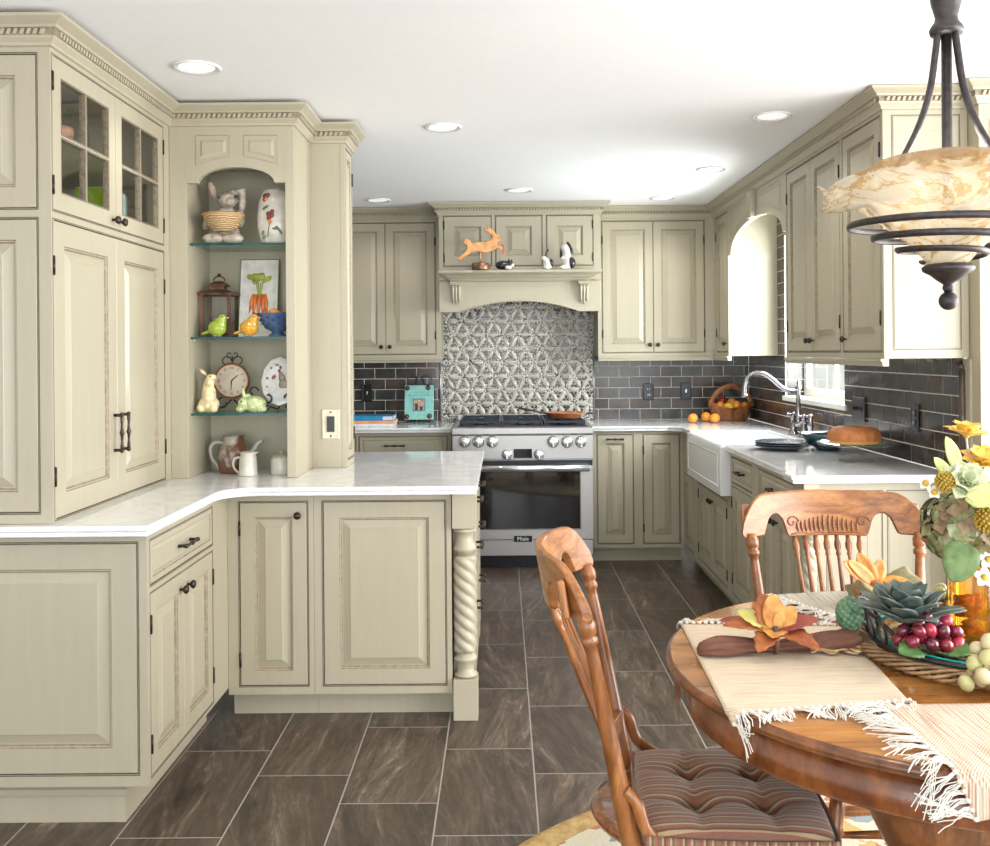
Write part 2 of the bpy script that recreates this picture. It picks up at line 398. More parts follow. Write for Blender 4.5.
def rope_post(F, u, v0, v1, w, t, d=0, zs=None, name='turned_post'):
    # square blocks top and bottom, vases, spiral rope between; w = width
    h = v1-v0; A = lambda x, y, z: (u+x, z, d+y)
    b = MB(F); r = w/2
    a0, a1, a2, a3, a4, a5 = zs
    b.box(-r, r, -r, r, v0, a0, A=A); b.box(-r, r, -r, r, a5, v1, A=A); b.box(-r*.4, r*.4, -r*.4, r*.4, a0-.01, a5+.01, A=A)
    def vase(z0, z1):
        L = z1-z0; return [(r*.75,z0),(r*.95,z0+L*.06),(r*.95,z0+L*.14),(r*.72,z0+L*.2),(r*.68,z0+L*.4),(r*.85,z0+L*.66),(r*.95,z0+L*.72),(r*.95,z0+L*.82),(r*.78,z0+L*.86),(r*.72,z1)]
    o = b.build(name, M['paint'], t, bevel=.002)
    v = MB(F); v.lathe(vase(a0, a1), 24, A=A); v.build('turned_vase', M['paint'], o); v = MB(F); v.lathe([(x, a5-(z-a4)) for x, z in vase(a4, a5)][::-1], 24, A=A); v.build('turned_vase', M['paint'], o)
    n = 40; m = 60; L = []
    for k in range(m+1):
        z = a1+(a4-a1)*k/m; e = min(1, min(k, m-k)/4+.72)
        L.append([(u+(x:=r*.93*e*(.86+.20*abs(math.cos((th-z*34)*2))**.8))*math.cos(th), z, d+x*math.sin(th)) for th in [2*PI*i/n for i in range(n)]])
    s = MB(F); s.rings(L, 0, True, mis=None)
    s.build('spiral_rope', M['paint'], o)
    return o
def tiles(name, label, F, u0, u1, v0, v1, skip=(), uo=0, vo=0, tw=.1525, tv=.0775, g=.0042, d=0, parent=None):
    b = MB(F); b.box(u0, u1, v0, v1, d-.006, d, 4)
    for s in skip: pass
    r0 = int((v0-vo)/tv)-1
    for r in range(r0, r0+int((v1-v0)/tv)+4):
        for c in range(int((u0-uo)/tw)-2, int((u1-uo)/tw)+3):
            a = uo+c*tw+(tw/2 if r % 2 else 0); e = vo+r*tv
            R = [max(a+g/2, u0), min(a+tw-g/2, u1), max(e+g/2, v0), min(e+tv-g/2, v1)]
            if R[1]-R[0] < .006 or R[3]-R[2] < .006: continue
            mi = random.randrange(4); q = [random.uniform(-.0004, .0004) for _ in range(2)]
            c0 = ins(*R, 0, d); c1 = ins(*R, 0, d+.0010); c2 = ins(*R, .0018, d+.0022)
            c2 = [(p[0], p[1], p[2]+(q[0] if i in (0,3) else -q[0])+(q[1] if i < 2 else -q[1])) for i, p in enumerate(c2)]
            b.rings([c0, c1, c2], mi, cap=(False, True))
    return b
# ================= room shell =================
CZ = 2.42; CT = .912
b = MB(); b.box(-3.2, 3.6, -2.6, 7.2, -.1, 0); struct('floor', b, M['floor'])
b = MB(); b.box(-3.2, 3.6, -2.6, 7.2, CZ, CZ+.1); struct('ceiling', b, M['ceil'])
b = MB(); b.box(-3.2, 3.6, 7.03, 7.2, 0, CZ); struct('wall_back', b, M['wallp'])
b = MB(); b.box(-3.2, -3.05, -2.6, 7.03, 0, CZ); struct('wall_left', b, M['wallp'])
WY0, WY1, WZ0, WZ1 = 5.06, 6.12, 1.12, 2.14
b = MB(); F0 = FXm(1.81)
plate(F0, 3.75, 7.03, 0, CZ, [(WY0, WY1, WZ0, WZ1)], -.17, 0, b); plate(FXm(1.98), 3.75, 7.03, 0, CZ, [(WY0, WY1, WZ0, WZ1)], -.001, 0, b)
struct('wall_right', b, [M['wallp'], M['wallp'], M['wallp']], recalc=False)
b = MB(); plate(FXm(3.3), -2.6, 3.749, 0, CZ, [(-.2, 3.3, .0, 2.15)], -.15, 0, b); b.box(1.99, 3.45, 3.76, 3.9, 0, CZ)
struct('wall_dining', b, [M['wallp']]*3, recalc=False)
b = MB(); plate(lambda u, v, d: (u, -2.4+d, v), -3.2, 3.6, 0, CZ, [(-2.2, 2.6, .3, 2.2)], -.15, 0, b); struct('wall_front', b, [M['wallp']]*3, recalc=False)
# window over the sink
b = MB(); F = FXm(1.94)
b.box(1.925, 1.96, WY0, WY1, WZ0, WZ0+.05); b.box(1.925, 1.96, WY0, WY1, WZ1-.05, WZ1); b.box(1.925, 1.96, WY0, WY0+.05, WZ0+.05, WZ1-.05); b.box(1.925, 1.96, WY1-.05, WY1, WZ0+.05, WZ1-.05)
b.box(1.93, 1.955, (WY0+WY1)/2-.015, (WY0+WY1)/2+.015, WZ0+.05, WZ1-.05)
w = struct('window_1', b, M['trimw'])
b = MB(); b.box(1.938, 1.942, WY0+.045, WY1-.045, WZ0+.045, WZ1-.045); b.build('pane', M['glass'], w)
b = MB(); b.box(1.79, 1.925, WY0-.03, WY1+.03, WZ0-.03, WZ0, 0); struct('trim_1', b, M['trimw'], 'white window sill over the sink', bevel=.004)
# ================= backsplash =================
tb = lambda: TILE+[M['grout']]
T = thing('subway_backsplash', 'dark glazed subway tile backsplash left of the range', 'backsplash', (-1.0, 7.0, CT), 'dark subway tile backsplashes')
tiles('', '', FY(7.022), -1.55, -.455, CT+.001, 1.42, vo=CT+.001, uo=-.455-.1525*.12).build('tile_field', tb(), T)
T = thing('subway_backsplash', 'dark glazed subway tile backsplash between the range and the corner', 'backsplash', (1.2, 7.0, CT), 'dark subway tile backsplashes')
tiles('', '', FY(7.022), .672, 1.80, CT+.001, 1.42, vo=CT+.001, uo=.70).build('tile_field', tb(), T)
T = thing('subway_backsplash', 'dark glazed subway tile wall around the sink window', 'backsplash', (1.8, 5.4, CT), 'dark subway tile backsplashes')
F = FXm(1.803)
for R in ((3.76, WY0, CT+.001, 1.40), (WY0, WY1, CT+.001, WZ0-.032), (WY1, 7.02, CT+.001, 1.40), (WY1, 6.30, 1.40, 2.33), (4.98, WY1, WZ1, 2.33)):
    tiles('', '', F, *R, vo=CT+.001, uo=3.78).build('tile_field', tb(), T)
b = tiles('', '', lambda u, v, d: (1.815+u, WY1-d, v), 0, .108, WZ0+.001, WZ1, vo=CT+.001, uo=-.02); b.build('reveal_tiles', tb(), T)
b = tiles('', '', lambda u, v, d: (1.815+u, WY0+d, v), 0, .108, WZ0+.001, WZ1, vo=CT+.001, uo=-.02); b.build('reveal_tiles', tb(), T)
b = MB(); b.tube([(1.795, 3.75, CT+.003), (1.795, 3.75, 1.33)], .013, 10); b.tube([(1.795,3.75,1.33),(1.795,3.775,1.352)], .013, 10); b.build('bullnose_edge', TILE[3], T)
# patterned mosaic behind the range
T = thing('mosaic_backsplash', 'patterned cream and charcoal flower mosaic tile panel behind the range', 'backsplash', (.11, 7.0, CT))
mo0, mo1, mz0, mz1 = -.448, .665, .915, 1.80
n = N('mosaic_ground'); v = n.n('ShaderNodeTexVoronoi', feature='F1', i_Scale=95.0); n.l(n.co(), v.inputs['Vector'])
n.set(Base_Color=n.ramp(v.outputs['Distance'], [(.0,(.80,.77,.70)), (.50,(.70,.67,.60)), (.58,(.08,.07,.06))]), Roughness=.4)
MG = n.m; MPET = cp('mosaic_petal_glaze', (.58,.55,.46), .25, var=.25, sc_=14); MDK = cp('mosaic_dark_glaze', (.02,.02,.022), .25)
b = MB(FY(7.022)); b.box(mo0, mo1, mz0, mz1, 0, .004); b.build('mosaic_ground', MG, T)
p = MB(FY(7.022)); k_ = MB(FY(7.022)); a = .1165; h = a*math.sqrt(3)/2
def inr(u, v, m=.0): return mo0+m < u < mo1-m and mz0+m < v < mz1-m
for j in range(-1, 11):
    for i in range(-2, 13):
        u = mo0-.02+i*a+(a/2 if j % 2 else 0); v = mz0+.02+j*h
        for an in (0, PI/3, 2*PI/3):
            cu, cv = u+math.cos(an)*a/2, v+math.sin(an)*a/2
            if not inr(cu, cv, .018): continue
            L = a*.37; W = a*.135; q = []
            for s in range(7):
                x = -L+2*L*s/6; q.append((x, W*(1-(x/L)**2)))
            for s in range(5, 0, -1):
                x = -L+2*L*s/6; q.append((x, -W*(1-(x/L)**2)))
            P = lambda x, y, d: (cu+x*math.cos(an)-y*math.sin(an), cv+x*math.sin(an)+y*math.cos(an), d)
            vs = [P(x, y, .0042) for x, y in q]+[P(x*.9, y*.86, .007) for x, y in q]+[P(x*.5, y*.3, .0085) for x, y in q]
            m = len(q)
            if all(inr(t[0], t[1]) for t in vs): p.add(vs, [(r*m+t, r*m+(t+1)%m, (r+1)*m+(t+1)%m, (r+1)*m+t) for r in (0,1) for t in range(m)]+[tuple(range(2*m, 3*m))], 0, True)
        for sg in (1, -1):
            cu, cv = u+a/2, v+sg*h/3
            if not inr(cu, cv, .022): continue
            for t in range(3):
                an = -PI/2*sg+t*2*PI/3+PI/3*0; c, s = math.cos(an), math.sin(an)
                q = [(0,0),(.013,.010),(.030,0),(.013,-.010)]
                vs = [(cu-x*c+y*s, cv-x*s-y*c, d) for d in (.0042, .0062) for x, y in q]
                k_.add(vs, [(4,5,6,7)]+[(w_, (w_+1)%4, 4+(w_+1)%4, 4+w_) for w_ in range(4)])
p.build('petal_tiles', MPET, T); k_.build('star_tiles', MDK, T)
b = MB(FY(7.022))
for u in (mo0-.003, mo1+.003):
    b = MB(FY(7.022)); b.tube([(u, mz0, .004), (u, 1.42, .004)], .006, 8); b.build('edge_trim', M['steel'], T)

# ================= left side =================
XA, YA = -1.332, 2.845         # tall hutch corner
XB, YB = -1.063, 2.86        # base corner
YP = 3.70                   # peninsula face
# base corner cabinet
t = thing('base_cabinet', 'sage corner base cabinet at far left with large end panel, drawer and double doors', 'cabinet', (-1.7, 3.2, 0))
F = FXp(XB)
plate(F, YB+.0006, YP-.001, .127, .879, [(2.888, 3.508, .717, .853), (2.888, 3.508, .142, .693)]).build('face_frame', PP(), t)
b = MB(); b.box(-2.6, XB-.0205, YB+.0205, YP+.0, .127, .878); b.build('carcass', M['paint'], t)
o = slab(F, 2.891, 3.505, .72, .85).build('drawer', PP(), t); pull(F, 3.20, .785, 0, o, .115)
o = raised(F, 2.891, 3.189, .145, .69).build('door', PP(), t); knob(F, 3.155, .640, 0, o); hinge(F, 2.889, .60, .002, o); hinge(F, 2.889, .24, .002, o)
o = raised(F, 3.191, 3.505, .145, .69).build('door', PP(), t); knob(F, 3.228, .640, 0, o); hinge(F, 3.507, .60, .002, o); hinge(F, 3.507, .24, .002, o)
F = FY(YB)
plate(F, -2.6, XB-.0006, .127, .879, [(-2.07, -1.091, .163, .852)]).build('end_frame', PP(), t)
raised(F, -2.067, -1.094, .166, .849, .075).build('end_panel', PP(), t)
b = MB(); b.prism([(2.905,0),(2.905,.075),(2.912,.08),(2.912,.095),(2.92,.10),(2.92,.115),(2.93,.119),(2.93,.1265),(3.0,.1265),(3.0,0)], -2.6, XB-.085, A=lambda x, y, z: (z, x, y)); b.build('base_molding', M['paint'], t)
b = MB(); b.box(-2.55, XB-.086, 3.0, YP, 0, .1265); b.build('toe_kick', M['paint'], t)
# peninsula
F = FY(YP)
cabinet('base_cabinet', 'narrow sage base cabinet with one knobbed door under the inner counter corner', 'cabinet', F, XB+.001, -.731, .10, .879, .6,
    [dict(r=(-1.015,-.758,.136,.838), knob=[(-.79,.79)], hinge='a')], toe=1)
t = cabinet('peninsula_cabinet', 'sage peninsula base with wide raised panel, spiral corner post and side drawers', 'cabinet', F, -.730, -.201, .10, .879, .20,
    [dict(r=(-.693,-.227,.136,.838), k='panel', st=.06)], toe=1)
b = MB(); b.box(-.729, -.137, 3.905, 4.80, .10, .878); b.box(-.199,-.137,3.78,3.905,.10,.878); b.build('side_carcass', M['paint'], t)
b = MB(); b.box(-.70, -.20, 3.91, 4.78, 0, .0995); b.build('side_toe_kick', M['paint'], t)
rope_post(F, -.150, 0, .879, .094, t, d=-.027, zs=(.157,.252,0,0,.628,.735))
rope_post(FXp(-.15), 4.80, 0, .879, .06, t, d=.0, zs=(.192,.283,0,0,.652,.752))
F = FXp(-.116); hs = []
for y0, y1 in ((3.82, 4.24), (4.27, 4.74)):
    for z0, z1 in ((.74,.85), (.49,.715), (.15,.465)): hs.append((y0, y1, z0, z1))
plate(F, 3.79, 4.77, .10, .879, [(a-.003, c+.003, e-.003, f+.003) for a, c, e, f in hs]).build('side_frame', PP(), t)
for a_, c_, e_, f_ in hs:
    o = slab(F, a_, c_, e_, f_).build('drawer', PP(), t); pull(F, (a_+c_)/2, (e_+f_)/2 if f_ > .8 else f_-.11, 0, o, .11)
# countertop
arc = [(-.905+.13*math.cos(x), 3.585-.13+0*x+.13*math.sin(x)) for x in ()]
cx_, cy_ = -.925, 3.475
poly = [(-2.6,2.80),(-1.035,2.80),(-1.035,3.46)]+[(-.915-.12*math.cos(t_), 3.465+.12*math.sin(t_)) for t_ in [PI/2*i/6 for i in range(7)]]+[(-.094,3.585),(-.094,4.87),(-2.6,4.87)]
t = MB(); t.prism(poly, .895, CT); 
inner = [(-2.6,2.806),(-1.041,2.806),(-1.041,3.46)]+[(-.915-.126*math.cos(t_), 3.465+.126*math.sin(t_)) for t_ in [PI/2*i/6 for i in range(7)]]+[(-.100,3.591),(-.100,4.864),(-2.6,4.864)]
th = thing('countertop', 'white marbled quartz countertop running round onto the peninsula', 'countertop', (-.8, 3.8, .88))
t.build('top_slab', M['quartz'], th, bevel=.005); u_ = MB(); u_.prism(inner, .8795, .8945); u_.build('ogee_edge', M['quartz'], th, bevel=.004)
# tall hutch on the counter
t = thing('hutch_cabinet', 'tall sage hutch on the left counter with glass doors over two long doors', 'cabinet', (-1.7, 3.3, CT))
F = FXp(XA); G0 = 1.832
plate(F, YA+.0006, 3.859, CT+.001, 2.345, [(2.857, 3.793, 1.845, 2.308), (2.857, 3.793, CT+.010, 1.817)]).build('face_frame', PP(), t)
for a_, c_, kn, hg in ((2.86, 3.324, 3.295, 2.858), (3.326, 3.79, 3.355, 3.792)):
    o = glassdoor(F, a_, c_, 1.848, 2.305, t); knob(F, kn, 1.875, 0, o); [hinge(F, hg, z, .002, o) for z in (1.92, 2.23)]
    o = raised(F, a_, c_, CT+.013, 1.814, .07).build('door', PP(), t); pull(F, kn, 1.145, 0, o, .12, True); [hinge(F, hg, z, .002, o) for z in (1.05, 1.68)]
b = MB(); b.box(-2.6, XA-.021, YA+.021, 3.858, CT+.001, G0); b.build('carcass', M['paint'], t)
b = MB(); b.box(-2.6, -1.78, YA+.021, 3.858, G0+.0005, 2.344); b.box(-1.78, XA-.021, 3.835, 3.858, G0+.0005, 2.344); b.box(-1.78, XA-.021, YA+.0215, 3.835, 2.33, 2.344)
b.box(-1.78, XA-.022, YA+.0215, 3.835, 2.075, 2.087); b.build('open_interior', M['paint'], t)
F = FY(YA)
plate(F, -2.6, XA-.0006, CT+.001, 2.345, [(-1.923, -1.373, 1.848, 2.306), (-1.923, -1.373, .945, 1.818)]).build('end_frame', PP(), t)
raised(F, -1.92, -1.376, 1.851, 2.303, .06).build('end_panel', PP(), t); raised(F, -1.92, -1.376, .948, 1.815, .06).build('end_panel', PP(), t)
# display niche
YN = 3.86; X0, X1 = XA+.001, -.83; oL, oR = -1.262, -.866
t = thing('display_cabinet', 'open arched sage display cabinet with three glass shelves', 'cabinet', (-1.08, 4.0, CT))
F = FY(YN); pz = 2.10
arch = [(oL,pz),(-1.218,pz)]+[(-1.064-.154*math.cos(x), 2.10+.063*math.sin(x)) for x in [PI*i/14 for i in range(15)]]+[(-.91,pz),(oR,pz)]
poly = [(X0,CT+.001),(oL,CT+.001)]+arch+[(oR,CT+.001),(X1,CT+.001),(X1,2.345),(X0,2.345)]
b = MB(F); b.prism(poly, -.03, 0); b.build('arched_frame', M['paint'], t, bevel=.0015)
b = MB(); b.box(X0, oL-.002, YN+.0305, 4.189, CT+.001, 2.344); b.box(oR+.002, X1, YN+.0305, 4.189, CT+.001, 2.344); b.box(oL-.002, oR+.002, 4.165, 4.189, CT+.001, 2.344); b.box(oL-.002, oR+.002, YN+.0305, 4.165, 2.2, 2.344); b.build('carcass', M['paint'], t)
def shape_panel(F, pts, parent, name='panel', d=0):
    n = len(pts); cx = sum(p[0] for p in pts)/n; cy = sum(p[1] for p in pts)/n
    def inset(k):
        r = []
        for i in range(n):
            a = Vector(pts[i-1]); b_ = Vector(pts[i]); c = Vector(pts[(i+1) % n]); e = (b_-a).normalized(); f = (c-b_).normalized()
            n1 = Vector((-e.y, e.x)); n2 = Vector((-f.y, f.x)); w = n1+n2; w = w/max(.35, w.dot(n1)); r.append(b_+w*k)
        return r
    b = MB(F); L = [(0,0,0),(.002,.0012,0),(.004,-.003,1),(.009,-.005,0),(.026,.002,0),(.028,.003,0)]
    b.rings([[(q.x,q.y,d+dd) for q in inset(i)] for i, dd, g in L], 0, cap=(False,True), mis=[g for _, _, g in L[1:]])
    return b.build(name, PP(), parent)
def arcz(u): return 2.175+.075*(1-((u+1.064)/.2)**2) if False else 2.205-.045*(max(0, abs(u+1.059)-.026)/.17)**1.3
for s in (-1, 1):
    us = [-1.059+s*.026, -1.059+s*.166]; us.sort()
    seq = [us[0]+(us[1]-us[0])*i/6 for i in range(7)]
    shape_panel(F, [(u, arcz(u)) for u in seq]+[(us[1], 2.292), (us[0], 2.292)], t, 'arched_panel', .001)
for z in (1.862, 1.482, 1.172):
    b = MB(); b.box(oL+.001, oR-.001, YN+.034, 4.164, z-.007, z-.0003); b.box(oL+.001, oR-.001, YN+.032, YN+.0335, z-.009, z, 1); b.build('glass_shelf', [M['shelfglass'], M['shelfedge']], t)
b = MB()
for z in (1.862, 1.482, 1.172):
    for y in (3.93, 4.12):
        for x in (oL+.004, oR-.004): b.ball((x, y, z-.012), .004, 8)
b.build('shelf_peg', M['steelw'], t)
# column
t = thing('column_cabinet', 'narrow sage tower cabinet beside the display niche, standing on the peninsula', 'cabinet', (-.9, 4.3, CT))
b = MB(); b.box(-1.331, X1, 4.19, 4.40, CT+.001, 2.345); b.box(X1+.0005, -.701, 4.19, 4.40, CT+.001, 2.345); b.build('carcass', M['paint'], t)
F = FXp(-.68); plate(F, 4.19, 4.40, CT+.001, 2.345, [(4.215, 4.385, .945, 2.31)]).build('face_frame', PP(), t)
o = raised(F, 4.218, 4.382, .948, 2.307, .035).build('door', PP(), t); hinge(F, 4.384, 1.05, .002, o); hinge(F, 4.384, 2.2, .002, o)
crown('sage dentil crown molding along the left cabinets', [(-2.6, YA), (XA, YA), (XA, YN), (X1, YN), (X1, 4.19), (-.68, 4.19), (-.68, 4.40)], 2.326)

# ================= back wall cabinets =================
YU = 6.70
cabinet('wall_cabinet', 'sage wall cabinet with two tall doors left of the range hood', 'cabinet', FY(YU), -1.19, -.424, 1.374, 2.345, .325,
    [dict(r=(-1.155,-.812,1.405,2.315), knob=[(-.84,1.455)], hinge='a'), dict(r=(-.808,-.464,1.405,2.315), knob=[(-.78,1.455)], hinge='b', join=1)], rail=.03, group=None)
cabinet('wall_cabinet', 'sage wall cabinet with two tall doors right of the range hood', 'cabinet', FY(YU), .671, 1.479, 1.374, 2.345, .325,
    [dict(r=(.705,1.056,1.405,2.315), knob=[(1.03,1.455)], hinge='a'), dict(r=(1.060,1.412,1.405,2.315), knob=[(1.087,1.455)], hinge='b', join=1)], rail=.03)
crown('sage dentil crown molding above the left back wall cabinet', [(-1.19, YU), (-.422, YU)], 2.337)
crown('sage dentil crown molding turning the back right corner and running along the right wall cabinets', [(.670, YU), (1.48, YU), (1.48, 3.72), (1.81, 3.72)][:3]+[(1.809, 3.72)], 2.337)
# hood
YH = 6.48
t = thing('range_hood', 'sage wooden mantel range hood with three small doors and an arched apron', 'range hood', (.11, 6.7, 1.69))
F = FY(YH)
hx0, hx1 = -.420, .668
ds = [(-.384,-.070), (-.034,.272), (.310,.616)]
plate(F, hx0, hx1, 1.90, 2.345, [(a-.003, c+.003, 1.994, 2.33) for a, c in ds]).build('face_frame', PP(), t)
for i, (a_, c_) in enumerate(ds):
    o = raised(F, a_, c_, 1.997, 2.327, .065).build('door', PP(), t)
    if i != 1: [hinge(F, a_-.001 if i == 0 else c_+.001, z, .002, o) for z in (2.05, 2.27)]
b = MB(); b.box(hx0+.001, hx1-.001, YH+.0205, 7.028, 1.88, 2.344); b.box(hx0+.001, hx0+.02, YH-.01, 7.028, 1.69, 1.88); b.box(hx1-.02, hx1-.001, YH-.01, 7.028, 1.69, 1.88); b.build('carcass', M['paint'], t)
b = MB(); b.box(hx0+.03, hx1-.03, 6.56, 6.98, 1.83, 1.879); b.build('vent_liner', M['steel'], t)
pr = [(.0,1.885),(.012,1.887),(.02,1.898),(.024,1.906),(.034,1.910),(.05,1.925),(.07,1.934),(.085,1.938),(.09,1.944),(.09,1.958),(-.01,1.958),(-.01,1.885)]
b = MB(); L = []
for u, k in ((hx0+.088, 0), (hx0+.088, 1), (hx1-.088, 1), (hx1-.088, 0)):
    s = -1 if u < 0 else 1
    L.append([(u+s*(o if k else max(o, 0)*1.0), YH-.012-(o if k else -.012), z) for o, z in pr])
b.rings(L, 0); b.build('mantel_shelf', M['paint'], t, bevel=.0015)
xm = (hx0+hx1)/2
ar = [(hx0,1.683),(xm-.385,1.683)]+[(xm+.385*x, 1.687+.066*(1-x*x)) for x in [-1+2*i/16 for i in range(17)]]+[(xm+.385,1.683),(hx1,1.683)]
b = MB(FY(YH-.012)); b.prism([ar[0]]+ar[1:]+[(hx1,1.886),(hx0,1.886)], -.03, 0); o = b.build('arched_apron', M['paint'], t, bevel=.002)
b = MB(FY(YH-.012)); b.tube([(x, z+.004, .002) for x, z in ar[1:-1]], .005, 6); b.build('arch_bead', M['paint'], o)
for u in (hx0+.115, hx1-.115):
    b = MB(FY(YH-.012)); b.box(u-.04, u+.04, 1.872, 1.884, 0, .05); b.box(u-.034, u+.034, 1.862, 1.8715, 0, .042)
    for x in (-.02, 0, .02): b.tube([(u+x,1.862,.03),(u+x,1.84,.034),(u+x,1.80,.024),(u+x,1.77,.02),(u+x,1.745-(.012 if x == 0 else 0),.008)], [.010,.0115,.009,.010,.004], 8)
    b.box(u-.03, u+.03, 1.76, 1.8615, 0, .018); b.box(u-.022, u+.022, 1.742, 1.7595, 0, .014); b.build('corbel', M['paint'], t)
crown('', [(hx0, 6.69), (hx0, YH), (hx1, YH), (hx1, 6.69)], 2.337, parent=t)
# base cabinets on the back wall
YBk = 6.41
cabinet('base_cabinet', 'sage drawer base cabinet left of the range', 'cabinet', FY(YBk), -1.35, -.342, .10, .879, .6,
    [dict(r=(-1.30,-.985,.725,.85), k='drawer', pull=[(-1.14,.79)]), dict(r=(-.955,-.375,.725,.85), k='drawer', pull=[(-.72,.795,.12)]), dict(r=(-1.30,-.985,.14,.70), hinge='a'), dict(r=(-.955,-.375,.14,.70))], toe=1)
cabinet('base_cabinet', 'sage base cabinet right of the range with bar handle and blind corner door', 'cabinet', FY(YBk), .600, 1.199, .10, .879, .6,
    [dict(r=(.632,.866,.131,.852), pull=[(.748,.826,.10)]), dict(r=(.939,1.175,.131,.852), hinge='a')], toe=1)
# right wall, upper
XR = 1.48
cabinet('wall_cabinet', 'narrow sage wall cabinet in the far right corner beside the window arch', 'cabinet', FXm(XR), 6.271, 6.699, 1.374, 2.345, .32,
    [dict(r=(6.30,6.61,1.405,2.315), knob=[(6.335,1.455)], hinge='b', st=.05)], rail=.03)
t = cabinet('wall_cabinet', 'long sage wall cabinet with three doors on the right wall nearest the camera', 'cabinet', FXm(XR), 3.721, 4.999, 1.374, 2.345, .32,
    [dict(r=(4.598,4.972,1.405,2.318), knob=[(4.625,1.455)], hinge='b'), dict(r=(4.205,4.595,1.405,2.318), knob=[(4.568,1.455)], hinge='a', join=1), dict(r=(3.752,4.160,1.405,2.318), knob=[(4.13,1.455)], hinge='a')], rail=.03)
F = FY(3.72); plate(F, XR, 1.808, 1.374, 2.345, [(1.517, 1.775, 1.412, 2.313)], -.0, .0).build('end_frame', PP(), t)
raised(F, 1.52, 1.772, 1.415, 2.31, .055, d=.001, th=.0005).build('end_panel', PP(), t)
t = thing('window_valance', 'sage arched valance with keystone between the right wall cabinets', 'valance', (XR, 5.6, 2.2))
F = FXm(XR); cy = 5.63
ar = [(5.0,2.03),(5.05,2.03)]+[(cy-.57*math.cos(x), 2.03+.16*math.sin(x)**.9) for x in [PI*i/20 for i in range(1,20)]]+[(6.21,2.03),(6.27,2.03)]
b = MB(F); b.prism([(5.0,2.345)]+ar+[(6.27,2.345)], -.03, 0); b.build('arched_board', M['paint'], t, bevel=.0015)
b = MB(F); b.prism([(cy-.04,2.185),(cy+.04,2.185),(cy+.055,2.344),(cy-.055,2.344)], 0, .03); b.build('keystone', M['paint'], t, bevel=.002)
for s in (-1, 1):
    uu = sorted([cy+s*.09, cy+s*.545]); seq = [uu[0]+(uu[1]-uu[0])*i/8 for i in range(9)]
    shape_panel(F, [(u, 2.085+.14*math.sqrt(max(0, 1-((u-cy)/.60)**2))) for u in seq]+[(uu[1],2.315),(uu[0],2.315)], t, 'arched_panel', .001)
# pilaster cabinet at far right
t = thing('tall_cabinet', 'cream tall cabinet side with dentil crown at the right edge of the kitchen', 'cabinet', (2.1, 3.7, 0))
b = MB(); b.box(1.812, 2.6, 3.64, 3.748, 0, 2.345); b.build('side_panel', M['paint'], t, bevel=.002)
b = MB(); b.box(1.801, 1.8115, 3.70, 3.7585, 0, 1.37); b.build('scribe_strip', M['paint'], t)
b = MB(); b.box(1.86, 2.55, 3.628, 3.6395, .12, 2.28); b.build('face_panel', M['paint'], t, bevel=.002)
crown('', [(1.811, 3.70), (1.811, 3.64), (2.6, 3.64)], 2.337, parent=t)
# right wall, base
XBR = 1.20; F = FXm(XBR)
cabinet('base_cabinet', 'sage filler cabinet in the corner left of the sink', 'cabinet', F, 5.991, 6.409, .10, .879, .55, [dict(r=(6.06,6.34,.135,.60), st=.04)], toe=1)
cabinet('sink_cabinet', 'sage sink base with two short doors under the white apron sink', 'cabinet', F, 5.071, 5.989, .10, .632, .58,
    [dict(r=(5.53,5.90,.14,.60), knob=[(5.56,.545)], hinge='b'), dict(r=(5.155,5.526,.14,.60), knob=[(5.497,.545)], hinge='a', join=1)], toe=1)
cabinet('base_cabinet', 'sage base cabinet with a drawer over a door just right of the sink', 'cabinet', F, 4.601, 5.069, .10, .879, .58,
    [dict(r=(4.64,5.035,.725,.85), k='drawer', pull=[(4.83,.79,.10)]), dict(r=(4.64,5.035,.14,.695), hinge='b')], toe=1)
t = cabinet('base_cabinet', 'sage base cabinet with double doors and a spiral corner post behind the dining chair', 'cabinet', F, 3.861, 4.599, .10, .879, .58,
    [dict(r=(3.97,4.50,.725,.85), k='drawer', pull=[(4.235,.79,.10)]), dict(r=(4.237,4.50,.14,.695), knob=[(4.265,.655)], hinge='b'), dict(r=(3.97,4.233,.14,.695), knob=[(4.205,.655)], hinge='a', join=1)], toe=1)
b = MB(); b.box(1.262, 1.80, 3.862, 3.90, 0, .0995); b.build('end_base', M['paint'], t)
F = FY(3.86); plate(F, 1.262, 1.806, .10, .879, [(1.30, 1.52, .15, .84), (1.545, 1.775, .15, .84)], -.001).build('end_frame', PP(), t)
raised(F, 1.303, 1.517, .153, .837, d=0, th=.001).build('end_panel', PP(), t); raised(F, 1.548, 1.772, .153, .837, d=0, th=.001).build('end_panel', PP(), t)
rope_post(FY(3.86), 1.225, 0, .879, .062, t, d=.012, zs=(.192,.283,0,0,.652,.752))
# countertops
th = thing('countertop', 'white quartz countertop wrapping the corner and the sink to the right', 'countertop', (1.4, 5.6, .88))
poly = [(.598,6.38),(1.10,6.38),(1.17,6.31),(1.17,5.985),(1.66,5.985),(1.66,5.075),(1.17,5.075),(1.17,3.95),(1.14,3.93),(1.14,3.80),(1.802,3.80),(1.802,7.02),(.598,7.02)]
b = MB(); b.prism(poly, .895, CT); b.build('top_slab', M['quartz'], th, bevel=.005)
b = MB(); b.prism([(.598,6.386),(1.10,6.386),(1.176,6.31),(1.176,5.985),(1.66,5.985),(1.66,5.075),(1.176,5.075),(1.176,3.96),(1.148,3.936),(1.148,3.807),(1.80,3.807),(1.80,7.02),(.598,7.02)], .8795, .8945); b.build('ogee_edge', M['quartz'], th, bevel=.004)
th = thing('countertop', 'short white quartz countertop left of the range', 'countertop', (-.8, 6.7, .88))
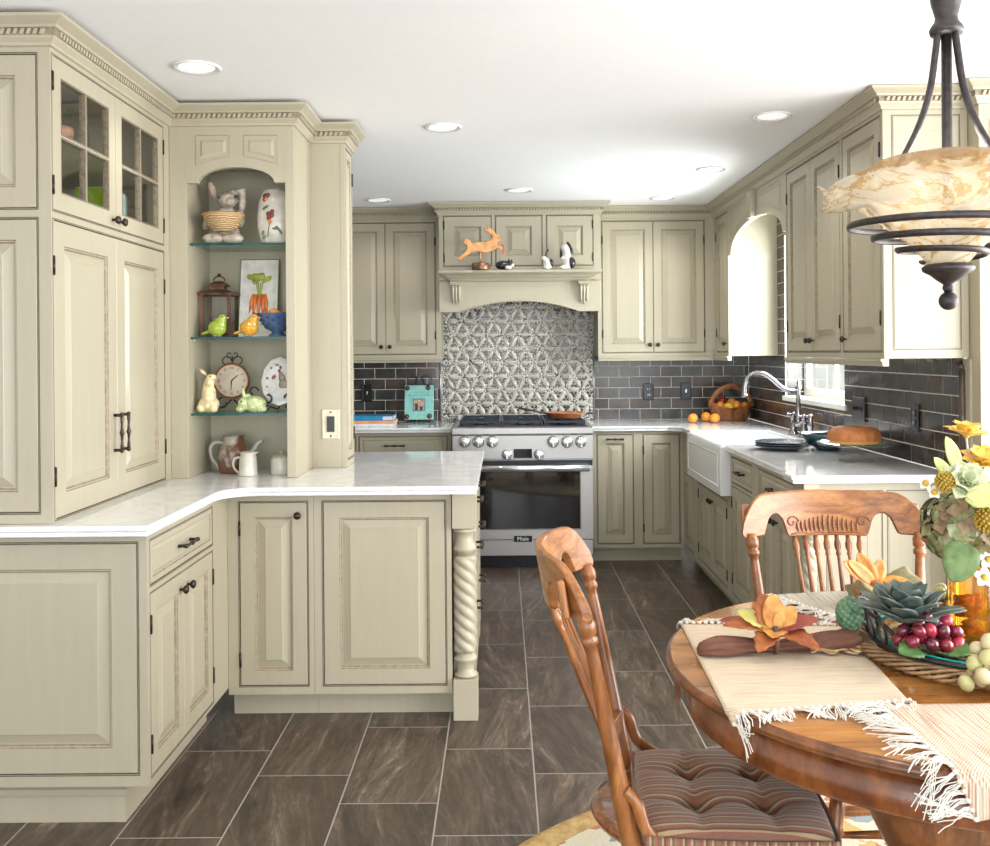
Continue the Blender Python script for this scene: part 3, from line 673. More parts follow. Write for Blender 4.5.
b = MB(); b.box(-1.36, -.340, 6.38, 7.02, .895, CT); b.build('top_slab', M['quartz'], th, bevel=.005); b = MB(); b.box(-1.36, -.340, 6.386, 7.02, .8795, .8945); b.build('ogee_edge', M['quartz'], th, bevel=.004)
# ceiling cans
LC = []
n = N('lamp_lens'); n.set(Base_Color=(.8,.8,.8), Emission_Color=(1.,.98,.95), Emission_Strength=.55); ML = n.m
for (x, y), lb in (((197,67), 'recessed ceiling light above the glass-door hutch'), ((443,127), 'recessed ceiling light nearest the middle of the ceiling'), ((519,190), 'recessed ceiling light in front of the range hood'),
        ((711,169), 'recessed ceiling light in front of the window arch'), ((662,198), 'recessed ceiling light in front of the right back wall cabinet'), ((772,116), 'recessed ceiling light beside the near right wall cabinet'), ((378,200), 'recessed ceiling light in front of the left back wall cabinet')):
    p = aZ(x, y, CZ); LC.append(p)
    t = thing('ceiling_light', 'white '+lb, 'ceiling light', (p[0], p[1], CZ), 'recessed ceiling lights')
    b = MB(); b.lathe([(.082,0),(.084,-.004),(.078,-.007),(.066,-.004),(.062,-.001)], 28, (p[0],p[1],CZ-.0005), cap=False); b.build('trim_ring', M['white'], t)
    b = MB(); b.lathe([(.062,-.0015),(.03,-.004),(.001,-.0045)], 24, (p[0],p[1],CZ), cap=False); b.build('lens', ML, t)
# ================= range =================
rx0, rx1 = -.329, .588; rm = (rx0+rx1)/2; YR = 6.25
t = thing('kitchen_range', 'stainless steel gas range with eight knobs and a wide glass oven door', 'range', (rm, 6.6, 0))
b = MB(); b.box(rx0, rx1, YR+.04, 7.0, .08, .905); b.build('body', M['steel'], t, bevel=.003)
b = MB(); b.box(rx0+.03, rx1-.03, YR+.09, 6.98, .0, .079); b.build('plinth', M['blackm'], t)
F = FY(YR)
b = MB(F); b.box(rx0, rx1, .715, .87, -.039, 0); b.build('control_panel', M['steel'], t, bevel=.003)
b = MB(F); b.box(rx0-.003, rx1+.003, .876, .921, -.74, .018); b.build('cooktop', M['steel'], t, bevel=.006)
b = MB(); b.box(rx0+.03, rx1-.03, 6.32, 6.94, .9215, .926); b.build('burner_tray', M['blackm'], t)
b = MB(); b.box(rx0+.005, rx1-.005, 6.955, 7.0, .9215, .962); b.build('back_guard', M['steel'], t, bevel=.003)
g0 = rx0+.04; gw = (rx1-rx0-.08)/3
for i in range(3):
    a = g0+i*gw+.004; c = g0+(i+1)*gw-.004; b = MB()
    for y in (6.33, 6.63, 6.93): b.box(a, c, y-.007, y+.007, .944, .958)
    for x in (a+.006, c-.006): b.box(x-.006, x+.006, 6.33, 6.93, .94, .957)
    for y in (6.48, 6.78):
        for q in range(4):
            an = PI/4+q*PI/2; b.tube([((a+c)/2+.03*math.cos(an), y+.03*math.sin(an), .951), ((a+c)/2+.125*math.cos(an), y+.135*math.sin(an), .951)], .006, 4)
        b.box((a+c)/2-.13, (a+c)/2-.03, y-.006, y+.006, .944, .957); b.box((a+c)/2+.03, (a+c)/2+.13, y-.006, y+.006, .944, .957)
    for x in (a+.006, c-.006):
        for y in (6.335, 6.925): b.box(x-.006, x+.006, y-.006, y+.006, .9262, .944)
    b.build('grate', M['grate'], t)
    for y in (6.48, 6.78):
        b = MB(); b.lathe([(.045,0),(.045,.008),(.03,.012),(.028,.016),(.001,.017)], 20, ((a+c)/2, y, .9262)); b.build('burner', M['blackm'], t)
def rknob(x, z, r=.035):
    b = MB(F); A = lambda a, c, d: (x+a, z+c, d+.0005)
    b.lathe([(r*1.1,0),(r*1.1,.006)], 24, A=A); o = b.build('knob', M['steel'], t)
    b = MB(F); b.lathe([(r*.9,.0065),(r,.012),(r*.92,.04),(r*.7,.044)], 24, A=A); b.box(-.004, .004, -r*.8, r*.8, .0445, .050, A=A); b.build('knob_grip', M['steelw'], o)
for px_ in (464.5, 478.4, 492.2, 553, 567, 580.8): p = aY(px_, 441.8, YR); rknob(p[0], p[2])
for px_ in (507, 539): p = aY(px_, 454, YR); rknob(p[0], p[2]-.004, .031)
b = MB(F); a = aY(513.5, 449, YR); c = aY(532, 458, YR); b.box(a[0], c[0], c[2], a[2], .0005, .004); b.build('display', N('black_display').set(Base_Color=(.004,.004,.005), Roughness=.08).m, t)
b = MB(F); z0, z1 = .195, .705; w0, w1 = .245, .64
plate(F, rx0+.004, rx1-.004, z0, z1, [(rx0+.088, rx1-.088, .262, .642)], -.038, .006, b); o = b.build('oven_door', [M['steel'], M['blackm'], M['blackm']], t)
b = MB(F); b.box(rx0+.086, rx1-.086, .26, .644, -.03, .001); b.build('oven_glass', N('dark_oven_glass').set(Base_Color=(.006,.006,.008), Roughness=.06, Coat_Weight=.6).m, o)
b = MB(F); b.box(rx0+.006, rx1-.006, .672, .7055, .0062, .008); b.build('vent_strip', M['blackm'], o)
b = MB(F); b.tube([(rx0+.03,.66,.062),(rx1-.03,.66,.062)], .022, 16)
for x in (rx0+.035, rx1-.035): b.tube([(x,.66,.007),(x,.66,.055)], .012, 12)
b.build('handle', M['steelw'], o)
b = MB(F); b.box(rx0+.006, rx1-.006, .088, .188, -.038, .002); b.build('kick_panel', M['steel'], t, bevel=.002)
a = aY(514, 536, YR); c = aY(532, 541, YR)
b = MB(F); b.box(a[0], c[0], c[2]-.004, a[2]+.002, .0065, .010); lg = b.build('name_plate', N('black_plate').set(Base_Color=(.01,.01,.012), Roughness=.25).m, o)
MW = N('white_lettering').set(Base_Color=(.85,.85,.85), Roughness=.4).m
def text(s, size, loc, rot, mat, parent, name='lettering', ext=.0006, ax='CENTER'):
    cu = bpy.data.curves.new(name, 'FONT'); cu.body = s; cu.size = size; cu.align_x = ax; cu.align_y = 'CENTER'; cu.extrude = ext; cu.resolution_u = 2
    o = bpy.data.objects.new(name+'_c', cu); C.objects.link(o); bpy.context.view_layer.update()
    me = bpy.data.meshes.new_from_object(o.evaluated_get(bpy.context.evaluated_depsgraph_get())); bpy.data.objects.remove(o)
    me.materials.clear(); me.materials.append(mat); me.name = name
    m = Matrix.Translation(loc) @ rot.to_4x4(); me.transform(m); q = bpy.data.objects.new(name, me); C.objects.link(q)
    off = Vector((0,0,0)); p = parent
    while p is not None: off += p.location; p = p.parent
    me.transform(Matrix.Translation(-off))
    if parent: q.parent = parent
    return q
RX = Matrix.Rotation(PI/2, 3, 'X')
text('Miele', .035, ((a[0]+c[0])/2, YR-.0108, (a[2]+c[2])/2-.001), RX, MW, lg)
# copper pan
MC = pm('copper_enamel', (.70,.27,.13), .25, .4, var=.1, coat=.5)
cx, cyy = aY(565, 418, 6.5)[0], 6.50
t = thing('frying_pan', 'copper colored frying pan with a steel handle on the right burners', 'pan', (cx, cyy, .959))
b = MB(); b.lathe([(.001,.0),(.095,.0),(.112,.012),(.132,.042),(.134,.044),(.130,.044),(.108,.014),(.09,.004),(.001,.004)], 36, (cx,cyy,.9585), cap=False); b.build('pan_body', MC, t)
b = MB(); b.tube([(cx-.125,cyy-.01,.996),(cx-.17,cyy-.02,1.005),(cx-.24,cyy-.04,1.022),(cx-.31,cyy-.055,1.035)], [.011,.010,.012,.014], 10, sq=(1,.6)); b.build('handle', M['iron'], t)
# ================= farmhouse sink and faucet =================
t = thing('farmhouse_sink', 'white fireclay apron front sink set into the right counter', 'sink', (1.4, 5.53, .64))
sx0, sx1, sy0, sy1 = 1.148, 1.655, 5.078, 5.982
b = MB(); 
L = [rect(sx0,sx1,sy0,sy1,.64), rect(sx0,sx1,sy0,sy1,.899), rect(sx0+.006,sx1-.004,sy0+.006,sy1-.006,.906), rect(sx0+.03,sx1-.03,sy0+.03,sy1-.03,.906), rect(sx0+.036,sx1-.036,sy0+.036,sy1-.036,.898), rect(sx0+.045,sx1-.045,sy0+.045,sy1-.045,.68)]
b.rings(L, 0); b.build('basin', M['white'], t, bevel=.005)
b = MB(FXm(sx0)); b.rings([rect(sy0+.05,sy1-.03,.68,.86,.0005), ins(sy0+.05,sy1-.03,.68,.86,.006,.005), ins(sy0+.05,sy1-.03,.68,.86,.012,.0005)], 0, cap=(False,False)); b.build('apron_bead', M['white'], t)
b = MB(); b.lathe([(.045,.681),(.04,.684),(.01,.682)], 20, (1.40,5.53,0)); b.build('drain', M['chrome'], t)
fx, fy = 1.715, 5.57
t = thing('bridge_faucet', 'nickel bridge faucet with a high curved spout behind the sink', 'faucet', (fx, fy, CT))
for s in (-1, 1):
    b = MB(); y = fy+s*.10; b.lathe([(.032,0),(.032,.006),(.024,.012),(.018,.03),(.022,.045),(.016,.055),(.02,.075),(.014,.085)], 18, (fx,y,CT+.0005)); 
    b.ball((fx,y,CT+.092), .016, 14); h = b.build('valve', M['chrome'], t)
    b = MB(); z = CT+.118; b.lathe([(.012,-.02),(.016,-.012),(.010,0),(.014,.008),(.006,.014)], 14, (fx,y,z))
    for q in range(4):
        an = q*PI/2+.5; b.tube([(fx,y,z),(fx+.04*math.cos(an),y+.04*math.sin(an),z+.003)], [.005,.008], 8); b.ball((fx+.042*math.cos(an),y+.042*math.sin(an),z+.003), .009, 10)
    b.build('cross_handle', M['chrome'], h)
b = MB(); b.tube([(fx,fy-.10,CT+.075),(fx,fy+.10,CT+.075)], .011, 12); b.build('bridge', M['chrome'], t)
b = MB(); b.lathe([(.018,.055),(.02,.07),(.015,.085),(.017,.10),(.0135,.13),(.013,.26),(.018,.27),(.018,.285),(.010,.295),(.012,.31),(.004,.33)], 18, (fx,fy,CT)); b.build('riser', M['chrome'], t)
b = MB(); pts = []
P0 = [(0,.262),(-.05,.262),(-.10,.285),(-.15,.33),(-.20,.362),(-.25,.365),(-.295,.335),(-.31,.29),(-.312,.235)]
def crv(P, m=6):
    o = []
    for i in range(len(P)-1):
        p0, p1, p2, p3 = [Vector(P[max(0,min(len(P)-1,i+k))]) for k in (-1,0,1,2)]
        for j in range(m):
            u = j/m; o.append(tuple(.5*((2*p1)+(p2-p0)*u+(2*p0-5*p1+4*p2-p3)*u*u+(3*p1-p0-3*p2+p3)*u**3)))
    o.append(tuple(P[-1])); return o
pts = crv([(fx+a, fy+.0, CT+z) for a, z in P0], 5)
b.tube(pts, .0135, 14); b.lathe([(.0135,0),(.018,.004),(.018,.016),(.0135,.02)], 14, (fx-.312,fy,CT+.228)); b.build('spout', M['chrome'], t)
b = MB(); y = fy-.22; b.lathe([(.026,0),(.024,.01),(.016,.02),(.014,.06),(.02,.075),(.012,.10),(.016,.12),(.008,.14)], 16, (fx+.0,y,CT+.0005)); b.build('side_sprayer', M['chrome'], t)
# ================= counter things, right =================
MP = cp('slate_blue_glaze', (.085,.10,.125), .2)
p = aZ(781, 449, CT); cx, cy = p[0], 4.82
for i in range(3):
    b = MB(); b.lathe([(.001,.0),(.075,.0),(.08,.004),(.132,.018),(.138,.020),(.130,.022),(.078,.0075),(.001,.007)], 40, (cx, cy, CT+.001+i*.0105+(.0 if i else 0)), cap=False)
    o = b.build('dinner_plate', MP); tag(o, ['slate blue dinner plate at the bottom of the stack by the sink', 'slate blue dinner plate in the middle of the stack by the sink', 'slate blue dinner plate on top of the stack by the sink'][i], 'plate', 'slate blue dinner plates')
b = MB(); bx_, by_ = 1.62, 4.78
b.lathe([(.001,0),(.055,0),(.058,.006),(.09,.025),(.125,.062),(.137,.082),(.130,.083),(.118,.064),(.085,.03),(.05,.011),(.001,.009)], 40, (bx_, by_, CT+.001), cap=False); tag(b.build('serving_bowl', cp('dark_teal_glaze', (.02,.055,.075), .15)), 'dark teal serving bowl behind the cake stand', 'bowl')
cx, cy = 1.575, 4.28
t = thing('cake_stand', 'clear glass footed cake stand on the right counter', 'cake stand', (cx, cy, CT))
b = MB(); b.lathe([(.075,0),(.07,.006),(.04,.014),(.02,.03),(.018,.05),(.032,.066),(.045,.0715)], 32, (cx,cy,CT+.001), fl=lambda a, k: 1+.04*math.cos(a*10)); b.build('foot', M['glass'], t)
b = MB(); b.lathe([(.001,.0),(.15,.0),(.168,.006),(.172,.012),(.164,.013),(.148,.007),(.001,.007)], 48, (cx,cy,CT+.0735), fl=lambda a, k: 1+(.012*math.cos(a*16) if 1 < k < 5 else 0), cap=False); b.build('glass_plate', M['glass'], t)
b = MB(); prof = [(.028,.002),(.10,.0),(.112,.012),(.115,.03),(.108,.052),(.09,.068),(.068,.074),(.045,.068),(.030,.05),(.027,.02),(.028,.002)]
b.lathe(prof, 96, (cx-.01,cy,CT+.0825), fl=lambda a, k: 1+(.035*abs(math.sin(a*7))-.02 if 2 <= k <= 7 else 0), cap=False)
MCK = N('golden_cake_crust'); v = MCK.n('ShaderNodeSeparateXYZ'); MCK.l(MCK.co(), v.inputs[0]); q = MCK.noise(MCK.co(), 40, 4)
MCK.set(Base_Color=MCK.mix(MCK.ramp(MCK.mt('ADD', v.outputs[2], MCK.mt('MULTIPLY', q, .01)), [(.012,(0,0,0)), (.02,(1,1,1))]), (.72,.42,.10), MCK.ramp(q, [(.3,(.36,.115,.03)), (.7,(.50,.18,.045))])), Roughness=.55); MCK.bump(q, .3, .003)
o = b.build('bundt_cake', MCK.m); o.location = (cx-.01,cy,CT+.0825); o.data.transform(Matrix.Translation((-(cx-.01),-cy,-(CT+.0825)))); tag(o, 'golden brown fluted bundt cake on the glass stand', 'cake')
# oranges & basket
MO = cp('orange_peel', (.90,.33,.03), .4, var=.06, bump=.2, sc_=250)
def orange(p, r, label, grp, name='orange', m=None):
    b = MB(); b.ball(p, (r,r,r*.95), 20); o = b.build(name, m or MO)
    s = MB(); s.lathe([(.004,-.001),(.005,.0005),(.001,.001)], 8, (p[0]+r*.1,p[1],p[2]+r*.945)); s.build('stem_scar', cp('stem_green', (.12,.16,.03), .6), o)
    return tag(o, label, name, grp)
for (x, y), lb in (((693,423), 'orange lying alone leftmost on the corner counter'), ((706,421.5), 'orange in the middle of the three on the corner counter'), ((715,423), 'orange closest to the wooden basket on the counter')):
    p = aZ(x, y, CT); orange((p[0], p[1], CT+.034), .0345, lb, 'loose oranges on the counter')
MWk = oak('carved_basket_wood', (.16,.05,.015), (.34,.125,.04), (.46,.20,.075), (1,1,.4), 16, .45, .1)
cx, cy = 1.625, 6.86
t = thing('fruit_basket', 'carved brown wooden basket with a hoop handle full of fruit in the corner', 'basket', (cx, cy, CT))
b = MB(); L = []
for rr, z in ((.115,0),(.128,.02),(.15,.09),(.160,.118),(.150,.118),(.136,.085),(.112,.02)):
    L.append([(cx+rr*1.0*math.cos(a)*(1), cy+rr*.62*math.sin(a), CT+.001+z+(.03*math.cos(a*2)*(z > .1)+.006*math.sin(a*9)*(z > .1))) for a in [2*PI*i/40 for i in range(40)]])
b.rings(L, 0, True); b.build('basket_bowl', MWk, t)
b = MB(); b.tube([(cx+.146*math.cos(a)+0, cy-.03+.02*math.sin(a*2), CT+.10+.145*math.sin(a)) for a in [PI*i/16 for i in range(17)]], .016, 10, sq=(.7,1.2)); b.build('hoop_handle', MWk, t)
for i, (x, y, z, m, nm, lb) in enumerate(((-.075,-.02,.105,0,'orange','orange at the left end of the wooden basket'),(.035,-.04,.11,0,'orange','orange in front right inside the wooden basket'),(.10,-.01,.10,0,'orange','orange at the right end of the wooden basket'),(-.02,-.045,.10,1,'lemon','yellow lemon in the middle of the wooden basket'),(-.05,.035,.14,2,'apple','dark red apple at the back of the wooden basket'),(.02,.03,.125,0,'orange','orange at the back of the wooden basket'))):
    mm = (MO, cp('lemon_peel', (.90,.58,.04), .4), cp('apple_skin', (.30,.02,.02), .25))[m]
    orange((cx+x, cy+y, CT+z), .034, lb, 'fruit in the wooden basket', nm, mm)
# outlets and switches
MPL = cp('black_wall_plate', (.007,.008,.012), .35)
def wplate(F, u, v, w, h, label, n, kind, d=.0):
    ctr = F(u, v, d); t = thing('wall_outlet' if kind == 'o' else 'light_switch', label, 'outlet' if kind == 'o' else 'switch', ctr)
    pm_ = MPL if kind != 'c' else None
    b = MB(F); b.rings([ins(u-w/2,u+w/2,v-h/2,v+h/2,i,d+e) for i, e in ((0,0),(0,.003),(.003,.006),(.008,.006),(.010,.0045),(w*.16 if n < 3 else .012,.0045))], 0)
    b.build('cover_plate', cp('almond_plate', (.60,.55,.42), .35) if kind == 'c' else MPL, t)
    if kind == 'c':
        b = MB(F); b.box(u-.0165,u+.0165,v-.034,v+.034,d+.0062,d+.010); b.build('rocker', N('black_rocker').set(Base_Color=(.012,.011,.011), Roughness=.3).m, t)
        for z in (-.052,.052): s = MB(F); s.lathe([(.004,0),(.003,.0015)], 10, A=lambda x, y, zz: (u+x, v+z+y, d+.0064+zz)); s.build('screw', M['bronze'], t)
    elif kind == 'o':
        for z in (-.022,.022):
            b = MB(F); b.box(u-.016,u+.016,v+z-.015,v+z+.015,d+.0062,d+.0085); o = b.build('socket', MPL, t)
            for x in (-.006,.006): s = MB(F); s.box(u+x-.0015,u+x+.0015,v+z-.003,v+z+.007,d+.0086,d+.0092); s.build('slot', M['steelw'], o)
    else:
        for i in range(n):
            x = (i-(n-1)/2)*.045; b = MB(F); b.box(u+x-.005,u+x+.005,v-.012,v+.012,d+.0046,d+.008); b.box(u+x-.004,u+x+.004,v-.003,v+.011,d+.0081,d+.018); b.build('toggle', M['steelw'] if n == 1 else MPL, t)
FB = FY(7.015)
for (x, y), k, lb in (((367,393),'s','black switch plate on the tile above the stacked books'), ((648.5,392),'o','black outlet plate on the back tile, left of the other'), ((686,391),'s','black switch plate on the back tile near the orange')):
    p = aY(x, y, 7.01); wplate(FB, p[0], p[2], .078, .122, lb, 1, k, .0005)
FR = FXm(1.796)
p = aX(858, 409, 1.79); wplate(FR, p[1], p[2], .17, .122, 'wide black three gang switch plate on the right tile beside the window', 3, 's', .0005)
p = aX(914, 418, 1.79); wplate(FR, p[1], p[2], .075, .122, 'black outlet plate on the right tile above the cake', 1, 'o', .0005)
p = aY(331, 424, 4.19); wplate(FY(4.1895), p[0], p[2], .078, .130, 'cream plate with a black rocker on the tower cabinet', 1, 'c')
# ================= counter left of range =================
def book(x0, x1, y0, y1, z0, z1, c, name, label, group, rot=0, cat='book', spine='y'):
    t = thing(name, label, cat, ((x0+x1)/2, (y0+y1)/2, z0), group)
    m = cp(name+'_cover', c, .4); b = MB(); th = .0018
    b.box(x0, x1, y0, y1, z0, z0+th); b.box(x0, x1, y0, y1, z1-th, z1); b.box(x0, x1, y0, y0+th, z0+th, z1-th); b.build('cover', m, t)
    b = MB(); b.box(x0+.003, x1-.003, y0+.002, y1-.004, z0+th+.0002, z1-th-.0002); b.build('pages', cp('paper', (.72,.70,.64), .8, bump=.3, sc_=200, st=(1,1,30)), t); return t
z = CT+.001
for i, (x0, x1, h, c, lb) in enumerate(((-1.14,-.74,.018,(.75,.76,.80),'white thin book at the bottom of the counter stack'), (-1.13,-.735,.020,(.80,.36,.16),'orange book in the middle of the counter stack'), (-1.125,-.745,.032,(.02,.25,.48),'blue book on top of the counter stack'))):
    t = book(x0, x1, 6.52+.01*i, 6.76, z, z+h, c, 'cook_book', lb, 'books stacked left of the range'); 
    if i == 2:
        b = MB(); b.box(x1-.07, x1-.004, 6.538, 6.5395, z+.004, z+h-.004); b.build('spine_label', cp('pale_label', (.65,.72,.8), .5), t)
    z += h+.0005
cx = aY(419, 410, 6.90)[0]
t = thing('picture_frame', 'turquoise framed card holder with small photo on a black wire stand', 'picture frame', (cx, 6.9, CT))
TL = lambda x, y, z: (cx+x, 6.90+z*.18+y, CT+.02+z)
MT = cp('turquoise_paint', (.28,.62,.57), .4)
b = MB(); b.box(-.105, .105, -.006, .006, .0, .245, A=TL); b.build('board', MT, t, bevel=.003)
b = MB(); b.box(-.045, .045, -.0085, -.0065, .06, .15, A=TL); f = b.build('photo_mat', cp('dark_teal', (.08,.28,.28), .5), t)
b = MB(); b.box(-.037, .037, -.0095, -.009, .067, .143, A=TL); b.build('photo_print', cp('warm_photo', (.55,.36,.26), .4, var=.5, sc_=60), f)
b = MB(); b.box(-.03, -.008, -.0102, -.0097, .067, .115, A=TL); b.box(.004, .026, -.0102, -.0097, .067, .095, A=TL); b.build('photo_figures', cp('dark_photo', (.06,.05,.06), .4), f)
b = MB(); b.box(-.08, .08, -.0075, -.0062, .172, .176, A=TL); b.box(-.07, .07, -.0075, -.0062, .195, .197, A=TL); b.build('printed_lines', cp('teal_ink', (.10,.40,.40), .5), t)
for x, zz in ((-.085,.225),(.065,.228),(-.088,.022),(.075,.025)):
    b = MB(); b.lathe([(.018,0),(.016,.004),(.010,.004)], 16, A=lambda a, c_, d: TL(x+a, -.0066-d, zz+c_)); o = b.build('corner_ornament', M['iron'], t)
    b = MB(); b.ball(TL(x, -.012, zz), .009, 10); b.build('ornament_bead', cp('rust_bead', (.30,.05,.03), .4), o)
b = MB()
for s in (-1, 1):
    b.tube([(cx+s*(.05+.04*math.cos(a)), 6.95, CT+.30+.03*math.sin(a)) for a in [i*.45 for i in range(14)]], .003, 6)
    b.tube([(cx+s*.08, 6.84, CT+.025),(cx+s*.08, 6.84, CT+.006),(cx+s*.08, 6.95, CT+.006),(cx+s*.02, 6.955, CT+.33)], .004, 6)
b.tube([(cx-.08,6.95,CT+.006),(cx+.08,6.95,CT+.006)], .004, 6); b.build('wire_stand', M['iron'], t)
# ================= blob figures =================
def blob(name, parts, mat, parent=None, vox=.004, extra=(), sm=4):
    b = MB()
    for p in parts:
        if p[0] == 't': b.tube(p[1], p[2], 10)
        else: b.ball(p[0], p[1], 16, R=p[2] if len(p) > 2 else None)
    return b.build(name, mat, parent, recalc=False, remesh=vox, smooth=sm)
def spot(name, parts, mat, parent):
    b = MB()
    for p in parts: b.ball(p[0], p[1], 10, R=p[2] if len(p) > 2 else None)
    return b.build(name, mat, parent)
# --- mantel ---
ZM = 1.9585; YM = 6.40
def mx(px): return aY(px, 260, YM)[0]
x = mx(480.5)
MCu = pm('weathered_copper', (.72,.36,.15), .45, .35, var=.35, sc_=25)
t = thing('rabbit_figurine', 'flat copper leaping rabbit on a rod over a round dark base', 'figurine', (x, YM, ZM), 'rabbit figurines on the mantel shelf')
b = MB(); b.lathe([(.048,0),(.050,.004),(.050,.036),(.046,.040),(.001,.040)], 24, (x,YM,ZM+.0005), cap=True); b.build('base', pm('aged_bronze', (.12,.10,.08), .4, .6, var=.4, c2=(.35,.17,.09)), t)
b = MB(); b.tube([(x,YM,ZM+.04),(x,YM,ZM+.11)], .004, 8); b.build('rod', MCu, t)
O = [(-.145,.075),(-.135,.060),(-.120,.062),(-.095,.085),(-.06,.105),(-.02,.112),(.02,.105),(.055,.115),(.085,.13),(.098,.128),(.112,.118),(.118,.135),(.098,.148),(.083,.15),(.088,.165),(.11,.175),(.115,.19),(.10,.205),(.08,.212),(.07,.225),(.045,.25),(.03,.268),(.028,.255),(.036,.238),(.018,.240),(.012,.233),(.035,.222),(.055,.205),(.058,.19),(.04,.175),(.0,.168),(-.04,.166),(-.06,.160),(-.068,.178),(-.085,.188),(-.103,.182),(-.108,.165),(-.1,.152),(-.088,.15),(-.085,.125),(-.105,.105)]
F = FY(YM); b = MB(F); b.prism([(x+.01+u*1.0, ZM+v-.005) for u, v in O], -.006, .006); b.build('rabbit_silhouette', MCu, t, bevel=.003)
b = MB(F); b.prism([(x+.118+u, ZM+v) for u, v in ((0,.15),(.006,.12),(.0,.095),(.012,.085),(.02,.11),(.016,.148))], -.005, .005); b.build('carrot', cp('carrot_red', (.55,.12,.05), .5), t)
WHT = cp('cream_white_glaze', (.72,.69,.62), .3); BLK = cp('black_glaze', (.012,.012,.014), .2)
x = mx(504)
SCL = []
t = thing('rabbit_figurine', 'small black and white rabbit lying flat beside the copper rabbit', 'figurine', (x, YM, ZM), 'rabbit figurines on the mantel shelf')
blob('body', [((x-.005,YM,ZM+.027),(.045,.028,.028)), ((x+.035,YM-.008,ZM+.030),(.020,.018,.02)), ((x+.028,YM-.01,ZM+.052),(.006,.006,.014)), ((x+.044,YM-.004,ZM+.05),(.006,.006,.014))], BLK, t, .003)
spot('white_patch', [((x+.048,YM-.018,ZM+.026),(.010,.009,.011)), ((x+.025,YM-.024,ZM+.012),(.02,.010,.0115))], WHT, t)
x = mx(547)
t = thing('rabbit_figurine', 'small white rabbit with long black ears looking up on the mantel', 'figurine', (x, YM, ZM), 'rabbit figurines on the mantel shelf')
blob('body', [((x+.005,YM,ZM+.028),(.027,.024,.028)), ((x-.005,YM-.004,ZM+.05),(.018,.017,.02)), ((x-.018,YM-.006,ZM+.066),(.016,.013,.012)), ((x-.002,YM-.02,ZM+.012),(.018,.010,.0115))], WHT, t, .003)
spot('black_ear', [((x-.003,YM,ZM+.09),(.007,.009,.032),(.35,'Y'))], BLK, t); spot('black_patch', [((x+.024,YM-.002,ZM+.038),(.014,.022,.024))], BLK, t)
x = mx(567)
t = thing('rabbit_figurine', 'larger upright white rabbit with drooping black ears on the mantel', 'figurine', (x, YM, ZM), 'rabbit figurines on the mantel shelf')
blob('body', [((x+.008,YM,ZM+.036),(.036,.03,.036)), ((x-.003,YM,ZM+.075),(.026,.024,.032)), ((x-.008,YM-.006,ZM+.115),(.025,.024,.036),(-.35,'Y')), ((x-.025,YM-.01,ZM+.065),(.014,.012,.010)), ((x-.02,YM-.02,ZM+.012),(.026,.012,.0115))], WHT, t, .004)
spot('black_ear', [((x+.018,YM-.006,ZM+.125),(.011,.016,.040),(-.45,'Y'))], BLK, t); spot('black_ear', [((x-.033,YM+.006,ZM+.10),(.008,.014,.034),(.1,'Y'))], BLK, t)
spot('black_patch', [((x+.024,YM-.006,ZM+.038),(.026,.028,.034))], BLK, t)
for o_ in C.objects:
    if o_.get('group') == 'rabbit figurines on the mantel shelf': o_.scale = (1.16,1.16,1.16)
# --- display niche ---
S1, S2, S3 = 1.8625, 1.4825, 1.1725; YS = 3.98
def sx(px, y=300, Y=YS): return aY(px, y, Y)[0]
x = sx(227, 215); MR = cp('weathered_rabbit', (.40,.34,.28), .7, var=.45, sc_=45, bump=.8)
t = thing('rabbit_planter', 'weathered grey rabbit statue holding a woven basket on the top glass shelf', 'figurine', (x, YS, S1))
blob('rabbit_body', [((x-.01,YS+.01,S1+.045),(.055,.04,.045)), ((x-.005,YS+.015,S1+.10),(.045,.032,.05)), ((x+.005,YS-.01,S1+.165),(.036,.034,.030)), ((x+.022,YS-.032,S1+.157),(.020,.018,.017)),
   ((x-.055,YS+.005,S1+.205),(.013,.016,.036),(-.35,'Y')), ((x+.035,YS+.01,S1+.20),(.035,.016,.012),(-.2,'Y')), ((x+.055,YS+.01,S1+.165),(.014,.016,.045),(.05,'Y')),
   ((x-.06,YS-.02,S1+.09),(.018,.02,.04),(.5,'Y')), ((x+.05,YS+.0,S1+.1),(.016,.02,.035)), ((x-.035,YS-.05,S1+.02),(.042,.026,.02)), ((x+.035,YS-.05,S1+.02),(.042,.026,.02))], MR, t, .0035, sm=2)
spot('eye', [((x-.018,YS-.036,S1+.172),(.006,.004,.006))], BLK, t); spot('eye', [((x+.04,YS-.026,S1+.175),(.006,.004,.006))], BLK, t)
spot('ear_lining', [((x-.056,YS-.008,S1+.203),(.007,.005,.026),(-.35,'Y'))], cp('pink_terracotta', (.42,.26,.2), .7), t)
n = N('woven_straw'); w_ = n.n('ShaderNodeTexWave', wave_type='BANDS', bands_direction='Z', i_Scale=45.0, i_Distortion=6.0); n.l(n.co(), w_.inputs['Vector'])
n.set(Base_Color=n.ramp(w_.outputs[1], [(.1,(.30,.17,.07)), (.6,(.66,.46,.24))]), Roughness=.7); n.bump(w_.outputs[1], .8, .004); MST = n.m
b = MB(); b.lathe([(.035,0),(.055,.02),(.072,.05),(.078,.062),(.072,.062),(.05,.02),(.001,.01)], 36, (x+.003, YS-.055, S1+.045), fl=lambda a, k: 1+.02*math.sin(a*18)); b.build('straw_basket', MST, t)
t.scale = (1.12,1.12,1.12)
x = sx(275, 215, 4.0)
t = thing('ceramic_vase', 'tall oval cream ceramic piece painted with red flowers on the top shelf', 'vase', (x, 4.0, S1))
